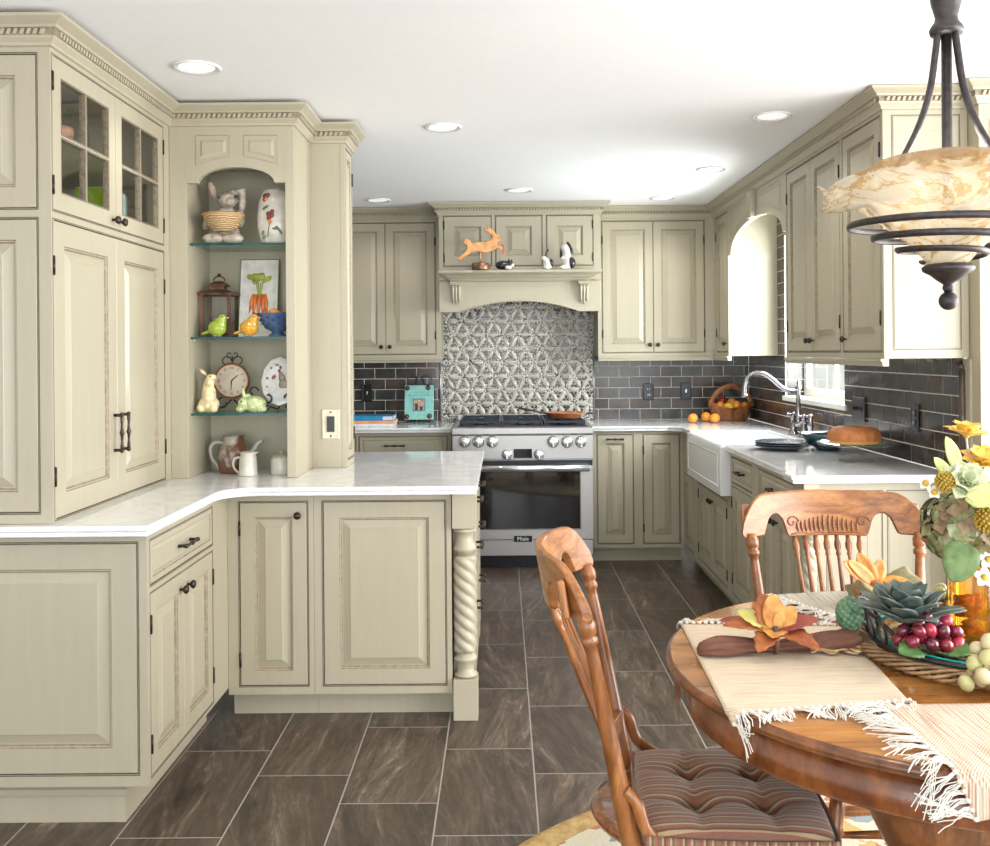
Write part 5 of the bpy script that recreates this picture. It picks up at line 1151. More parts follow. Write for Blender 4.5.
ed = [(i/NU, 0) for i in range(NU)]+[(1, i/NU) for i in range(NU)]+[(1-i/NU, 1) for i in range(NU)]+[(0, 1-i/NU) for i in range(NU)]
b.rings([[(lambda p: (p[0]*k, p[1]*k, z if z is not None else p[2]))(cush(u, v, True)) for u, v in ed] for k, z in ((1,None),(1.03,.030),(1.035,.014),(1.02,.003),(.97,.0))], 1, True, cap=(False, True))
o = b.build('seat_cushion', MCU); o.location = (.474, 2.068, .419+RZ); o.rotation_euler = (0,0,math.radians(-4)); tag(o, 'tufted brown and red striped cushion on the foreground chair', 'cushion')
b = MB()
for a, c in tuf: pass
for a, c in tuf:
    q = MB(); z = cush(a/.192/2+.5, c/cs/2+.5, True)[2]; q.ball((a, c, z+.002), (.008,.008,.004), 10); k = q.build('tuft_button', cp('brown_button', (.12,.05,.035), .6)); k.parent = o
# ---------- placemats ----------
def drape(x, y, z):
    dx, dy = x-TX, y-TY; d = math.hypot(dx, dy); R = TR-.004
    if d <= R: return (x, y, z)
    e = d-R; a = min(e/.012, PI/2); h = R+.012*math.sin(a)+(.002 if e > .02 else 0); dz = .012*(1-math.cos(a))+max(0, e-.019)
    return (TX+dx/d*h, TY+dy/d*h, z-dz)
def mat_weave(nm, c0, c1, sc, ax):
    n = N(nm); cc = n.co(); sp = n.n('ShaderNodeSeparateXYZ'); n.l(cc, sp.inputs[0])
    w = n.noise(n.co(scale=(260,6,1) if ax == 0 else (6,260,1)), 1, 3, .7); g = n.mt('MULTIPLY', n.mt('SINE', n.mt('MULTIPLY', sp.outputs[0], 1100)), n.mt('SINE', n.mt('MULTIPLY', sp.outputs[1], 900)))
    n.set(Base_Color=n.ramp(n.mt('ADD', w, n.mt('MULTIPLY', g, .12)), [(.33, c1), (.52, c0), (.7, tuple(min(1, x*1.12) for x in c0))]), Roughness=.9); n.bump(n.mt('ADD', w, g), .6, .002); return n.m
FRG = pm('cotton_fringe', (.70,.67,.60), .85, var=.08, sc_=200)
def placemat(q, mat, label, edges, z=TZ+.0025, fl=.05):
    t = thing('placemat', label, 'placemat', (*[(sum(p[i] for p in q)/4) for i in (0,1)], TZ), 'woven fringed placemats')
    Q = [Vector((*p, 0)) for p in q]
    P = lambda u, v: Q[0].lerp(Q[1], u).lerp(Q[3].lerp(Q[2], u), v)
    b = MB(); b.grid(lambda u, v: (lambda p: drape(p.x, p.y, z+.0008*math.sin(u*19)*math.sin(v*23)))(P(u, v)), 40, 60); b.build('woven_cloth', mat, t, solid=.003)
    e = 0
    for (u0, v0, u1, v1) in edges:
        f = MB(); A = P(u0, v0); B = P(u1, v1); d = (B-A); L = d.length; d.normalize(); c = (Q[0]+Q[1]+Q[2]+Q[3])/4; nrm = Vector((d.y, -d.x, 0))
        if nrm.dot((A+B)/2-c) < 0: nrm = -nrm
        m = int(L/.0145)
        for k in range(m+1):
            base = A+d*(L*k/m); aim = nrm+d*random.uniform(-.9,.9); aim.normalize(); ln = fl*random.uniform(.75,1.15); cur = random.uniform(-.5,.5)
            f.ball(drape(base.x, base.y, z+.004), (.0045,.0045,.004), 6)
            for s in range(7):
                sp_ = (s-3)*.0011*random.uniform(.4,1.5); pts = []; l2 = ln*random.uniform(.7,1.15); c2 = cur+random.uniform(-.35,.35)
                for j in range(6):
                    u = j/5; p = base+aim*l2*u+d*(sp_*(1+u*1.5)+c2*l2*u*u*.7+.003*math.sin(u*7+k))
                    x, y, zz = drape(p.x, p.y, z+.004+.005*math.sin(PI*u)*random.uniform(.3,1.)-.004*u); pts.append((x, y, zz))
                f.tube(pts, .0009, 4)
        o = f.build('fringe', FRG, t, recalc=False); o['kind'] = 'stuff'
    return t
mA = mat_weave('cream_weave', (.70,.59,.44), (.54,.38,.24), 1, 1); mB = mat_weave('grey_cream_weave', (.56,.51,.42), (.24,.20,.15), 1, 0); mC = mat_weave('rust_cream_weave', (.66,.53,.41), (.42,.20,.11), 1, 0)
qa = [(.420,2.275),(.395,1.70),(.742,1.765),(.790,2.25)]
placemat([(.395,1.705),(.742,1.762),(.785,2.245),(.418,2.277)], mA, 'cream woven placemat with white fringe under the brown napkin', [(0,0,1,0),(0,1,1,1)])
placemat([(.69,2.555),(.815,2.285),(1.26,2.36),(1.16,2.60)][::1], mB, 'grey striped placemat with white fringe on the far side of the table', [(0,0,1,0)], TZ+.0035)
placemat([(.676,1.745),(.69,1.395),(1.13,1.40),(1.13,1.745)], mC, 'rust flecked placemat draped over the near edge of the table', [(0,0,1,0)], TZ+.0045, .07)
# ---------- leaves helper ----------
def leaf(b, base, d, up, ln, wd, curl=.3, ser=0, fold=.25, n=10, mi=0, tip=1.0):
    B = Vector(base); d = Vector(d).normalized(); up = Vector(up); up = (up-d*up.dot(d)).normalized(); s = d.cross(up)
    vs = []; fs = []
    for i in range(n+1):
        u = i/n; w = wd*.5*min(1.05, 2.25*(u**.5)*(1-u)**.72)*(1+(ser*(1 if i % 2 else -1) if 0 < i < n else 0))+.0003
        c = B+d*(ln*(u-.12*abs(curl)*u*u))-up*(curl*ln*u*u)
        for k in (-1,-.5,0,.5,1): vs.append(tuple(c+s*(w*k)+up*(abs(k)*w*fold)))
    for i in range(n):
        for k in range(4): fs.append((i*5+k, i*5+k+1, (i+1)*5+k+1, (i+1)*5+k))
    b.add(vs, fs, mi, True)
def lm(nm, c, c2, **k): return pm(nm, c, .55, var=.1, c2=c2, sc_=38, bump=.4, **k)
L_RUST = lm('rust_leaf', (.25,.055,.012), (.44,.14,.03)); L_GOLD = lm('gold_petal', (.46,.16,.025), (.66,.34,.08)); L_GRN = lm('yellow_green_leaf', (.40,.36,.08), (.58,.50,.16)); L_RED = lm('dark_red_leaf', (.20,.035,.03), (.36,.07,.04))
def leaf_obj(nm, mat, parent, specs):
    for sp_ in specs:
        b = MB(); leaf(b, **sp_); b.build(nm, mat, parent, recalc=False, solid=.0012)
# brown napkin with leaf ring
ZN = TZ+.006
c0 = aZ(776, 652, ZN+.02)
t = thing('napkin', 'brown cloth napkin gathered through a leaf ring on the left placemat', 'napkin', (c0[0], c0[1], ZN))
mN = pm('brown_linen', (.155,.062,.040), .85, var=.15, sc_=60, bump=.3)
ex = aZ(698, 655, ZN); wx = aZ(856, 648, ZN)
E0, E1 = Vector((ex[0], ex[1], 0)), Vector((wx[0], wx[1], 0))
b = MB(); L = []
for i in range(33):
    u = i/32; p = E0.lerp(E1, u); w = .013+.026*abs(2*u-1)**1.2*(1 if u < .5 else 1.5); 
    w *= min(1, .25+(u/.16)**.5*.75)
    w *= min(1, .5+((1-u)/.1)**.5*.5)
    h = (.010+.009*abs(2*u-1)**.8)*min(1, .4+(u/.12)**.5*.6); d = (E1-E0).normalized(); nrm = Vector((-d.y, d.x, 0)); ring = []
    for k in range(28):
        a = 2*PI*k/28; f = 1+.16*math.sin(a*5+u*7)+.10*math.sin(a*9-u*11)
        ring.append(tuple(p+nrm*w*math.cos(a)*f+Vector((0,0,ZN+.001+h*(1+math.sin(a)*f)))))
    L.append(ring)
b.rings(L, 0, True); b.build('gathered_cloth', mN, t)
b = MB(); p = E1+Vector((-.01,-.045,0)); 
b.grid(lambda u, v: (p.x-.10+u*.12, p.y+.0+v*.022+.006*math.sin(u*14)-.006*u, ZN+.003+.006*math.sin(u*9)**2+v*.007), 16, 4); b.build('straw_trim', MST, t, solid=.003)
b = MB(); c = E0.lerp(E1, .48); cz = ZN+.022
b.tube([(c.x, c.y+.024*math.cos(a), cz+.0+.024*math.sin(a)) for a in [2*PI*i/16 for i in range(16)]], .005, 8, closed=True); rg = b.build('napkin_ring', lm('bark_ring', (.12,.06,.03), (.2,.1,.05)), t)
rg['label'] = 'ring of autumn leaves and golden petals'
B = (c.x, c.y-.005, cz+.024); UP = (0,-.25,1)
leaf_obj('petal', L_GOLD, rg, [dict(base=B, d=(.0,.35,1.0), up=(0,-1,.3), ln=.078, wd=.05, curl=-.05), dict(base=B, d=(.8,.25,.75), up=(0,-1,.3), ln=.072, wd=.045, curl=.1), dict(base=B, d=(-.3,-.8,.1), up=UP, ln=.06, wd=.05, curl=.1, ser=.15)])
leaf_obj('green_petal', L_GRN, rg, [dict(base=B, d=(-.95,.3,.55), up=(0,-.6,1), ln=.09, wd=.045, curl=.12, ser=.1)])
leaf_obj('rust_leaf', L_RUST, rg, [dict(base=B, d=(-1,.1,.25), up=UP, ln=.11, wd=.055, curl=.18, ser=.1), dict(base=B, d=(-.6,-.85,.0), up=UP, ln=.095, wd=.052, curl=.25, ser=.14), dict(base=B, d=(.7,-.8,.05), up=UP, ln=.105, wd=.058, curl=.25, ser=.12), dict(base=B, d=(-.25,.5,.9), up=(0,-1,.2), ln=.082, wd=.06, curl=.0, ser=.1)])
leaf_obj('dark_leaf', L_RED, rg, [dict(base=B, d=(1,.0,.35), up=UP, ln=.10, wd=.055, curl=.1, ser=.08), dict(base=B, d=(-1,.4,.2), up=UP, ln=.12, wd=.05, curl=.1)])
b = MB(); b.ball((B[0],B[1]-.008,B[2]+.004), (.009,.009,.008), 12); b.build('seed_bud', cp('purple_brown_bud', (.06,.025,.03), .6), rg)
# olive napkin at back
c0 = aZ(862, 600, ZN+.01)
t = thing('napkin', 'olive cloth napkin with orange flower ring on the far placemat', 'napkin', (c0[0], c0[1], ZN))
mO = pm('olive_linen', (.25,.22,.11), .85, var=.15, sc_=60, bump=.3)
b = MB(); L = []
for i in range(25):
    u = i/24; p = Vector((c0[0]-.025+.16*u, c0[1]-.045+.10*u, 0)); w = .018+.05*abs(2*u-.9)**1.1; h = .012+.022*abs(2*u-.9); w *= min(1, .5+u*6, .5+(1-u)*6)
    nrm = Vector((.5,-.85,0)).normalized()
    L.append([tuple(p+nrm*w*math.cos(a)*(1+.14*math.sin(a*5+u*6))+Vector((0,0,ZN+h*(1.15+math.sin(a)*(1+.14*math.sin(a*5+u*6)))))) for a in [2*PI*k/28 for k in range(28)]])
b.rings(L, 0, True); b.build('gathered_cloth', mO, t)
b = MB(); b.grid(lambda u, v: (c0[0]-.04+u*.075, c0[1]-.075-u*.015+v*.022, ZN+.003+.02*v+.004*math.sin(u*12)**2), 14, 4); b.build('straw_trim', MST, t, solid=.004)
B = (c0[0]+.03, c0[1]-.005, ZN+.05); b = MB(); b.ball(B, (.016,.016,.012), 12); rg = b.build('napkin_ring', L_RUST, t)
leaf_obj('petal', L_GOLD, rg, [dict(base=B, d=(1,-.2,.25), up=UP, ln=.085, wd=.05, curl=.1), dict(base=B, d=(-.5,.2,1), up=(0,-1,.2), ln=.09, wd=.045, curl=-.1), dict(base=B, d=(.35,.3,.8), up=(0,-1,.2), ln=.07, wd=.04, curl=.0)])
leaf_obj('orange_leaf', lm('orange_leaf', (.58,.17,.03), (.75,.32,.08)), rg, [dict(base=B, d=(-.9,-.1,.6), up=(0,-1,.6), ln=.11, wd=.045, curl=-.1, ser=.08), dict(base=B, d=(-1,-.2,.9), up=(0,-1,.5), ln=.10, wd=.035, curl=.0)])
leaf_obj('rust_leaf', L_RUST, rg, [dict(base=B, d=(-.8,-.7,.0), up=UP, ln=.085, wd=.06, curl=.1), dict(base=B, d=(.3,-1,-.1), up=UP, ln=.08, wd=.05, curl=.2, ser=.1)])
# ---------- centrepiece ----------
CX, CY = 1.02, 2.06
t = thing('wicker_trivet', 'round twisted twig trivet under the centrepiece tray', 'trivet', (CX, CY, TZ))
mTw = pm('brown_twig', (.20,.10,.045), .6, var=.2, c2=(.42,.26,.13), sc_=40, bump=.4)
b = MB()
for k in range(6):
    R0 = .248; pts = []
    for i in range(150):
        a = 2*PI*i/150; ph = 2*PI*k/6+a*9; rw = .024*math.cos(ph)+.004*math.sin(5*a+k); pts.append((CX+(R0+rw)*math.cos(a), CY+(R0+rw)*math.sin(a), TZ+.014+.0085*math.sin(ph)))
    b.tube(pts, .0036, 5, closed=True)
for R0 in (.20,.16,.12,.08,.04): b.tube([(CX+R0*math.cos(a), CY+R0*math.sin(a), TZ+.010) for a in [2*PI*i/60 for i in range(60)]], .006, 6, closed=True)
for k in range(10): a = PI*k/10; b.tube([(CX-.23*math.cos(a), CY-.23*math.sin(a), TZ+.006), (CX+.23*math.cos(a), CY+.23*math.sin(a), TZ+.006)], .003, 5)
b.build('twisted_twigs', mTw, t, recalc=False)
t = thing('wire_tray', 'round black wire tray with scrolled rim and glass plate on the twig trivet', 'tray', (CX, CY, TZ+.02)); ZT = TZ+.030; R1 = .225
b = MB(); b.tube([(CX+R1*math.cos(a), CY+R1*math.sin(a), ZT) for a in [2*PI*i/72 for i in range(72)]], .006, 8, closed=True); b.build('base_ring', M['iron'], t)
for a0, a1 in ((PI-.80, PI+.42), (-.6, .6)):
    b = MB(); b.tube([(CX+(R1+.022*math.sin(PI*u)**.5)*math.cos(a0+(a1-a0)*u), CY+(R1+.022*math.sin(PI*u)**.5)*math.sin(a0+(a1-a0)*u), ZT+.068*math.sin(PI*u)**.4) for u in [i/40 for i in range(41)]], .0045, 8); b.build('raised_handle_rail', M['iron'], t)
    for k in range(5):
        aa = a0+(a1-a0)*(k+1)/6; b = MB()
        b.tube([(CX+(R1+.012+.008*math.sin(q))*math.cos(aa+.055*math.cos(q)), CY+(R1+.012+.008*math.sin(q))*math.sin(aa+.055*math.cos(q)), ZT+.033+.029*math.sin(q)) for q in [2*PI*j/14 for j in range(14)]], .0033, 6, closed=True); b.build('rim_scroll', M['iron'], t)
b = MB(); b.lathe([(.001,.0),(R1-.012,.0),(R1-.006,.003),(R1-.010,.006),(.001,.006)], 64, (CX,CY,ZT+.001), cap=False); b.build('glass_plate', [M['shelfglass']], t)
b = MB(); b.lathe([(R1-.008,.0),(R1-.0055,.003),(R1-.008,.0065)], 64, (CX,CY,ZT+.001), cap=False); b.build('plate_edge', N('teal_glass_edge').set(Base_Color=(.0,.42,.36), Roughness=.1).m, t)
ZG = ZT+.0085
# succulent with blue green leaves
def at_(px_, py_, Y): p = aY(px_, py_, Y); return p
p = at_(906, 620, 1.97)
t = thing('succulent', 'blue green agave-like rosette plant at the left of the tray', 'plant', (p[0], p[1], ZG))
mS = pm('blue_green_succulent', (.045,.075,.072), .55, var=.1, c2=(.16,.20,.165), sc_=35, bump=.3)
for k in range(26):
    a = k*2.4; el = .32+.040*k; rr = max(.055, .125-.0020*k); b = MB()
    leaf(b, (p[0]+.004*math.cos(a), p[1]+.004*math.sin(a), p[2]-.01+.0006*k), (math.cos(a)*math.cos(el), math.sin(a)*math.cos(el), math.sin(el)+.1), (0,0,1), rr, .052, .18, .03, .2, 8); b.build('leaf', mS, t, recalc=False, solid=.002)
b = MB(); b.tube([(p[0],p[1]+.01,ZG),(p[0],p[1],p[2]-.005)], .007, 8); b.build('stem', lm('plant_stem', (.1,.14,.05), (.2,.22,.1)), t)
p = aZ(867, 622, ZG+.03); p = (p[0]+.0, p[1]+.0, p[2])
t = thing('succulent', 'small round green sedum cluster at the left rim of the tray', 'plant', (CX-.205, CY+.03, ZG))
mS2 = lm('sedum_green', (.07,.16,.09), (.16,.28,.16)); q0 = (CX-.268, CY+.03, ZT+.045); b = MB()
for k in range(90):
    z = 1-2*(k+.5)/90; r_ = math.sqrt(1-z*z); a = k*2.39996; b.ball((q0[0]+.024*r_*math.cos(a), q0[1]+.024*r_*math.sin(a), q0[2]+.032*z), .0075, 6)
o = b.build('leaf_beads', mS2, t); o['kind'] = 'stuff'
b = MB(); b.ball(q0, (.023,.023,.03), 12); b.tube([q0,(CX-.21,CY+.03,ZG+.004)], .004, 6); b.build('core', mS2, t)
# grapes
def grapes(pos, label, mats, cnt, grp, spread, nm='grape_bunch', r=.0135):
    t = thing(nm, label, 'grapes', pos, grp); placed = []
    tries = 0
    while len(placed) < cnt and tries < 6000:
        tries += 1; v = Vector((random.uniform(-1,1)*spread[0], random.uniform(-1,1)*spread[1], random.uniform(0,1)*spread[2]))
        if (v.x/spread[0])**2+(v.y/spread[1])**2+(v.z/spread[2])**2 > 1: continue
        q = Vector(pos)+v+Vector((0,0,r+.001))
        if all((q-w).length > r*1.75 for w in placed): placed.append(q)
    for q in placed:
        b = MB(); b.ball(tuple(q), (r, r, r*1.15), 14, R=(random.uniform(-1,1),'Y')); b.build('grape', random.choice(mats), t)
    b = MB(); top = Vector(pos)+Vector((0,0,spread[2]*.8))
    for q in placed[::2]: b.tube([tuple(top), tuple(top.lerp(q, .6)+Vector((0,0,.004))), tuple(q)], .0012, 5)
    b.build('stalk', cp('grape_stalk', (.42,.12,.12), .5), t); return t
gr = [N('red_grape_'+k).set(Base_Color=c, Roughness=.22, Subsurface_Weight=.15, Subsurface_Radius=(.01,.004,.004), Coat_Weight=.3).m for k, c in (('deep',(.20,.012,.03)),('bright',(.42,.03,.06)),('dark',(.11,.012,.025)))]
wg = [N('green_grape_'+k).set(Base_Color=c, Roughness=.3, Subsurface_Weight=.15, Subsurface_Radius=(.01,.01,.005)).m for k, c in (('pale',(.45,.43,.20)),('cream',(.52,.45,.26)))]
p = aY(934, 640, 1.92); grapes((p[0]+.002, 1.945, ZG+.004), 'bunch of red grapes at the front of the tray', gr, 26, 'grape bunches', (.062,.040,.052), r=.0128)
p = aY(972, 600, 2.05); grapes((aY(935,605,2.12)[0]+.02, 2.13, ZG), 'bunch of pale grapes behind the amber bottle', wg, 22, 'grape bunches', (.06,.05,.07))
p = aY(984, 680, 1.80); grapes((p[0]+.008, 1.80, TZ+.003+.004), 'bunch of green grapes at the right edge, in front of the tray', wg, 22, 'grape bunches', (.045,.03,.085), r=.0145)
# grape leaves
mGL = lm('grape_leaf', (.05,.13,.03), (.12,.24,.07))
p = aY(940, 655, 1.90)
for dx_, lb in ((.045,'green grape leaf right of the red grapes'),(-.075,'green grape leaf left of the red grapes')):
    b = MB(); leaf(b, (p[0]+dx_*.4, 1.92, ZG+.010), (dx_*10, -.35, .12), (0,-.5,1), .055, .05, .15, .1, .15, 10); o = b.build('grape_leaf', mGL, recalc=False, solid=.0012); tag(o, lb, 'leaf', 'grape leaves')
# bottles
def vglass(nm, c): return N(nm).set(Base_Color=c, Roughness=.04, Transmission_Weight=.85, IOR=1.35).m
mAmb = vglass('amber_glass', (.80,.36,.03)); 
def bottle(x, y, label, mg, hgt=.165, r=.041):
    t = thing('glass_bottle', label, 'bottle', (x, y, ZG), 'amber bottles in the tray')
    b = MB(); n_ = 32; sq_ = lambda a, k: (1+.09*math.cos(4*a)*-1) if k < 7 else 1
    b.lathe([(.001,.001),(r*.9,.001),(r,.008),(r,hgt*.8),(r*.9,hgt*.9),(r*.5,hgt*.98),(.017,hgt*1.04),(.015,hgt*1.3),(.015,hgt*1.45),(.019,hgt*1.46),(.019,hgt*1.5),(.012,hgt*1.5)], n_, (x,y,ZG), fl=sq_, cap=False); b.build('bottle_glass', mg, t)
    b = MB()
    for k in range(26):
        b.ball((x+random.uniform(-.018,.018), y+random.uniform(-.018,.018), ZG+.012+random.uniform(0,.075)), .009, 8)
    o = b.build('red_fruit_filling', cp('candied_red', (.50,.04,.02), .3), t); o['kind'] = 'stuff'
    b = MB(); b.lathe([(.012,0),(.011,.03),(.0,.031)], 12, (x,y,ZG+hgt*1.47)); b.build('cork', cp('cork_brown', (.3,.12,.05), .7), t)
    return t
bx = aY(971, 610, 2.04)[0]; bottle(bx, 2.04, 'amber glass bottle filled with red fruit under the bouquet', mAmb)
bottle(bx+.105, 2.07, 'second amber glass bottle cut off by the right picture edge', vglass('olive_amber_glass', (.55,.45,.05)))
# bouquet
def bloom_pos(px_, py_, Y): return Vector(aY(px_, py_, Y))
VB = Vector((bx, 2.04, ZG+.235))
def stem(t, p, r=.0022, c=None):
    b = MB(); mid = VB.lerp(Vector(p), .5)+Vector((0,.0,.012)); b.tube([tuple(VB), tuple(mid), tuple(p)], r, 6); b.build('stem', c or lm('flower_stem', (.12,.18,.05), (.22,.28,.1)), t)
mH = [lm('hydrangea_'+k, c, c2) for k, c, c2 in (('olive',(.17,.17,.065),(.30,.28,.12)),('brown',(.20,.13,.07),(.36,.26,.15)),('green',(.22,.26,.11),(.38,.42,.22)),('pink',(.30,.16,.11),(.42,.30,.18)))]
def hydrangea(c, R, label, cnt=95):
    t = thing('hydrangea', label, 'flower', tuple(c), 'hydrangea heads in the bouquet'); bs = [MB() for _ in mH]
    for k in range(cnt):
        z = 1-2*(k+.5)/cnt; r_ = math.sqrt(1-z*z); a = k*2.39996; nd = Vector((r_*math.cos(a), r_*math.sin(a), z)); 
        P = c+Vector((nd.x*R, nd.y*R, nd.z*R*.85))*random.uniform(.92,1.05); nd = (nd+Vector((random.uniform(-.5,.5),random.uniform(-.5,.5),random.uniform(-.5,.5)))).normalized(); u = nd.orthogonal().normalized(); w = nd.cross(u); b = bs[random.choice((0,0,1,1,2,2,3))]; ro = random.uniform(0,1.5)
        for q in range(4):
            an = ro+q*PI/2; d = u*math.cos(an)+w*math.sin(an)+nd*.30; leaf(b, tuple(P), tuple(d), tuple(nd), .0175, .0165, .15, 0, .25, 4)
    for b, m in zip(bs, mH): o = b.build('florets', m, t, recalc=False); o['kind'] = 'stuff'
    b = MB(); b.ball(tuple(c), (R*.86,R*.86,R*.72), 16); b.build('core', lm('hydrangea_core', (.06,.055,.025), (.12,.10,.05)), t); return t
h1 = bloom_pos(968, 526, 2.0); t = hydrangea(h1, .086, 'large olive green and brown hydrangea head in the bouquet', 230); stem(t, h1)
h2 = bloom_pos(1003, 535, 2.07); t = hydrangea(h2, .075, 'hydrangea head cut off by the right picture edge', 150); stem(t, h2)
mY = lm('yellow_petal', (.75,.42,.04), (.88,.62,.16)); mG2 = lm('pale_green_petal', (.42,.46,.25), (.60,.64,.42)); mGd = lm('gold_cluster', (.42,.26,.02), (.62,.42,.05)); mW = lm('white_petal', (.78,.77,.70), (.88,.87,.82)); mYG = lm('lime_leaf', (.45,.52,.13), (.66,.68,.28))
def cup(c, R, mat, label, nm, n_=9, op=.5, grp=None, cat='flower', ax=(0,-.35,1), layers=2):
    t = thing(nm, label, cat, tuple(c), grp); A = Vector(ax).normalized(); u = A.orthogonal().normalized(); w = A.cross(u)
    for ly in range(layers):
        for k in range(n_):
            an = 2*PI*(k+ly*.5)/n_; o_ = op*(1-.35*ly); d = (u*math.cos(an)+w*math.sin(an))*o_+A*(1.05-o_); b = MB(); leaf(b, tuple(c), tuple(d), tuple(A-(u*math.cos(an)+w*math.sin(an))*.6), R*(1-.12*ly), R*.72, .12*(1 if op > .6 else -1), .06, .3, 7); b.build('petal', mat, t, recalc=False, solid=.0008)
    b = MB(); b.ball(tuple(c+A*.004), .007, 10); b.build('flower_center', mGd, t); return t
c = bloom_pos(966, 437, 2.0); t = cup(c, .050, mY, 'single yellow poppy standing highest above the bouquet', 'yellow_poppy', 7, .72, 'yellow flowers in the bouquet', ax=(.1,-.1,1))
b = MB(); b.tube([tuple(c), tuple(c+Vector((.006,0,-.05))), tuple(c+Vector((.018,.0,-.12)))], .0022, 6); b.build('stem', lm('pale_stem', (.45,.45,.38), (.6,.58,.5)), t)
c = bloom_pos(984, 466, 1.99); t = cup(c, .055, mY, 'larger yellow bloom above the pale green rose', 'yellow_poppy', 8, .7, 'yellow flowers in the bouquet', ax=(0,-.4,1)); stem(t, c)
c = bloom_pos(965, 484, 1.93); t = cup(c, .052, mG2, 'pale green rose at the front of the bouquet', 'green_rose', 8, .75, None, ax=(-.1,-.8,.6), layers=3); stem(t, c)
c = bloom_pos(990, 497, 1.92); t = cup(c, .045, mG2, 'pale green rose at the right edge of the bouquet', 'green_rose', 8, .7, None, ax=(.3,-.8,.5), layers=3); stem(t, c)
for (x_, y_, Y_, r_), lb in (((946,482,1.93,.020), 'gold berry cluster left of the green rose'), ((988,520,1.9,.024), 'gold berry cluster at the right picture edge')):
    c = bloom_pos(x_, y_, Y_); t = thing('berry_cluster', lb, 'flower', tuple(c), 'gold berry clusters'); b = MB()
    for k in range(110):
        z = 1-2*(k+.5)/110; q = math.sqrt(1-z*z); a = k*2.39996; b.ball(tuple(c+Vector((q*math.cos(a), q*math.sin(a), z))*r_), .0028, 5)
    o = b.build('gold_berries', mGd, t, recalc=False); o['kind'] = 'stuff'; b = MB(); b.ball(tuple(c), r_*.92, 10); b.build('core', lm('berry_core', (.25,.15,.02), (.3,.2,.03)), t); stem(t, c)
for (x_, y_, Y_), lb in (((925,484,1.97), 'tiny white blossom leftmost of the bouquet'), ((934,493,1.95), 'tiny white blossom left of the gold berries'), ((988,560,1.93), 'white blossom low at the right edge'), ((984,578,1.92), 'white blossom lowest at the right edge')):
    c = bloom_pos(x_, y_, Y_); t = cup(c, .016 if x_ < 950 else .024, mW, lb, 'white_blossom', 5, .7, 'white blossoms', layers=1, ax=(-.2,-.8,.4)); stem(t, c, .0012)
for (x_, y_, Y_, d, l, w), lb in (((958,470,1.98,(-.35,-.1,1),.075,.03), 'upright lime leaf behind the gold berries'), ((950,478,1.97,(-.6,-.1,.8),.055,.025), 'small lime leaf leaning left from the bouquet'), ((965,500,1.9,(.8,-.3,.25),.085,.045), 'lime leaf under the green rose')):
    b = MB(); leaf(b, tuple(bloom_pos(x_, y_, Y_)), d, (0,-1,.2), l, w, .08, 0, .2, 9); o = b.build('lime_leaf', mYG, recalc=False, solid=.001); tag(o, lb, 'leaf', 'lime leaves in the bouquet')
mBL = lm('heart_leaf_green', (.07,.13,.03), (.14,.22,.07))
b = MB(); p = bloom_pos(966, 541, 1.92); leaf(b, tuple(p), (-.35,-.1,-.95), (-.3,-1,.2), .088, .070, .0, 0, .12, 10); o = b.build('heart_leaf', mBL, recalc=False, solid=.001); tag(o, 'broad green heart shaped leaf hanging below the hydrangea', 'leaf')
# ================= pendant lamp =================
PX, PY = .93, 2.0
t = thing('pendant_lamp', 'dark iron pendant lamp with marbled amber glass bowl over the table', 'lamp', (PX, PY, CZ))
n = N('marbled_amber_glass'); cc = n.co(); v = n.noise(n.co(scale=(1,1,1.8)), 5.5, 5, .6, 2.6); w = n.noise(n.co(scale=(1,1,2.2)), 11, 5, .65, 1.8)
col = n.ramp(v, [(.36,(.55,.53,.47)), (.47,(.68,.63,.52)), (.51,(.44,.27,.09)), (.54,(.66,.58,.42)), (.64,(.72,.69,.60)), (.71,(.38,.22,.07))])
sz = n.n('ShaderNodeSeparateXYZ'); n.l(cc, sz.inputs[0]); rim = n.ramp(n.mt('ADD', sz.outputs[2], n.mt('MULTIPLY', w, .05)), [(.0,(0,0,0)), (1,(1,1,1))])
rimf = n.mt('GREATER_THAN', n.mt('ADD', sz.outputs[2], n.mt('MULTIPLY', n.mt('SUBTRACT', w, .5), .05)), -.660)
col = n.mix(n.mt('MULTIPLY', rimf, .75), col, (.36,.19,.05))
tl = n.n('ShaderNodeBsdfTranslucent'); n.l(col, tl.inputs[0]); tp = n.n('ShaderNodeBsdfTransparent'); tp.inputs[0].default_value = (.95,.93,.88,1)
n.set(Base_Color=col, Roughness=.12, Coat_Weight=.5); n.bump(w, .6, .01)
m1 = n.n('ShaderNodeMixShader'); m1.inputs[0].default_value = .5; n.l(n.b.outputs[0], m1.inputs[1]); n.l(tl.outputs[0], m1.inputs[2])
m2 = n.n('ShaderNodeMixShader'); n.l(n.ramp(v, [(.3,(.30,.30,.30)), (.5,(.40,.40,.40)), (.7,(.10,.10,.10))]), m2.inputs[0]); n.l(m1.outputs[0], m2.inputs[1]); n.l(tp.outputs[0], m2.inputs[2]); n.l(m2.outputs[0], n.t.nodes['Material Output'].inputs[0])
MBowl = n.m
def wob(a, k): return 1+(k/9)**2*(.030*math.sin(3*a+1)+.022*math.sin(7*a)+.012*math.sin(13*a+2))+(.14*math.exp(-((a-3.25)/.10)**2) if k >= 8 else (.05*math.exp(-((a-3.25)/.11)**2) if k == 7 else 0))
prof = [(.030,1.582),(.042,1.595)]+[(.042+.208*q/8, 1.595+.173*(q/8)**.85) for q in range(1, 9)]
b = MB(); b.lathe(prof, 96, (PX,PY,0), fl=wob, cap=False)
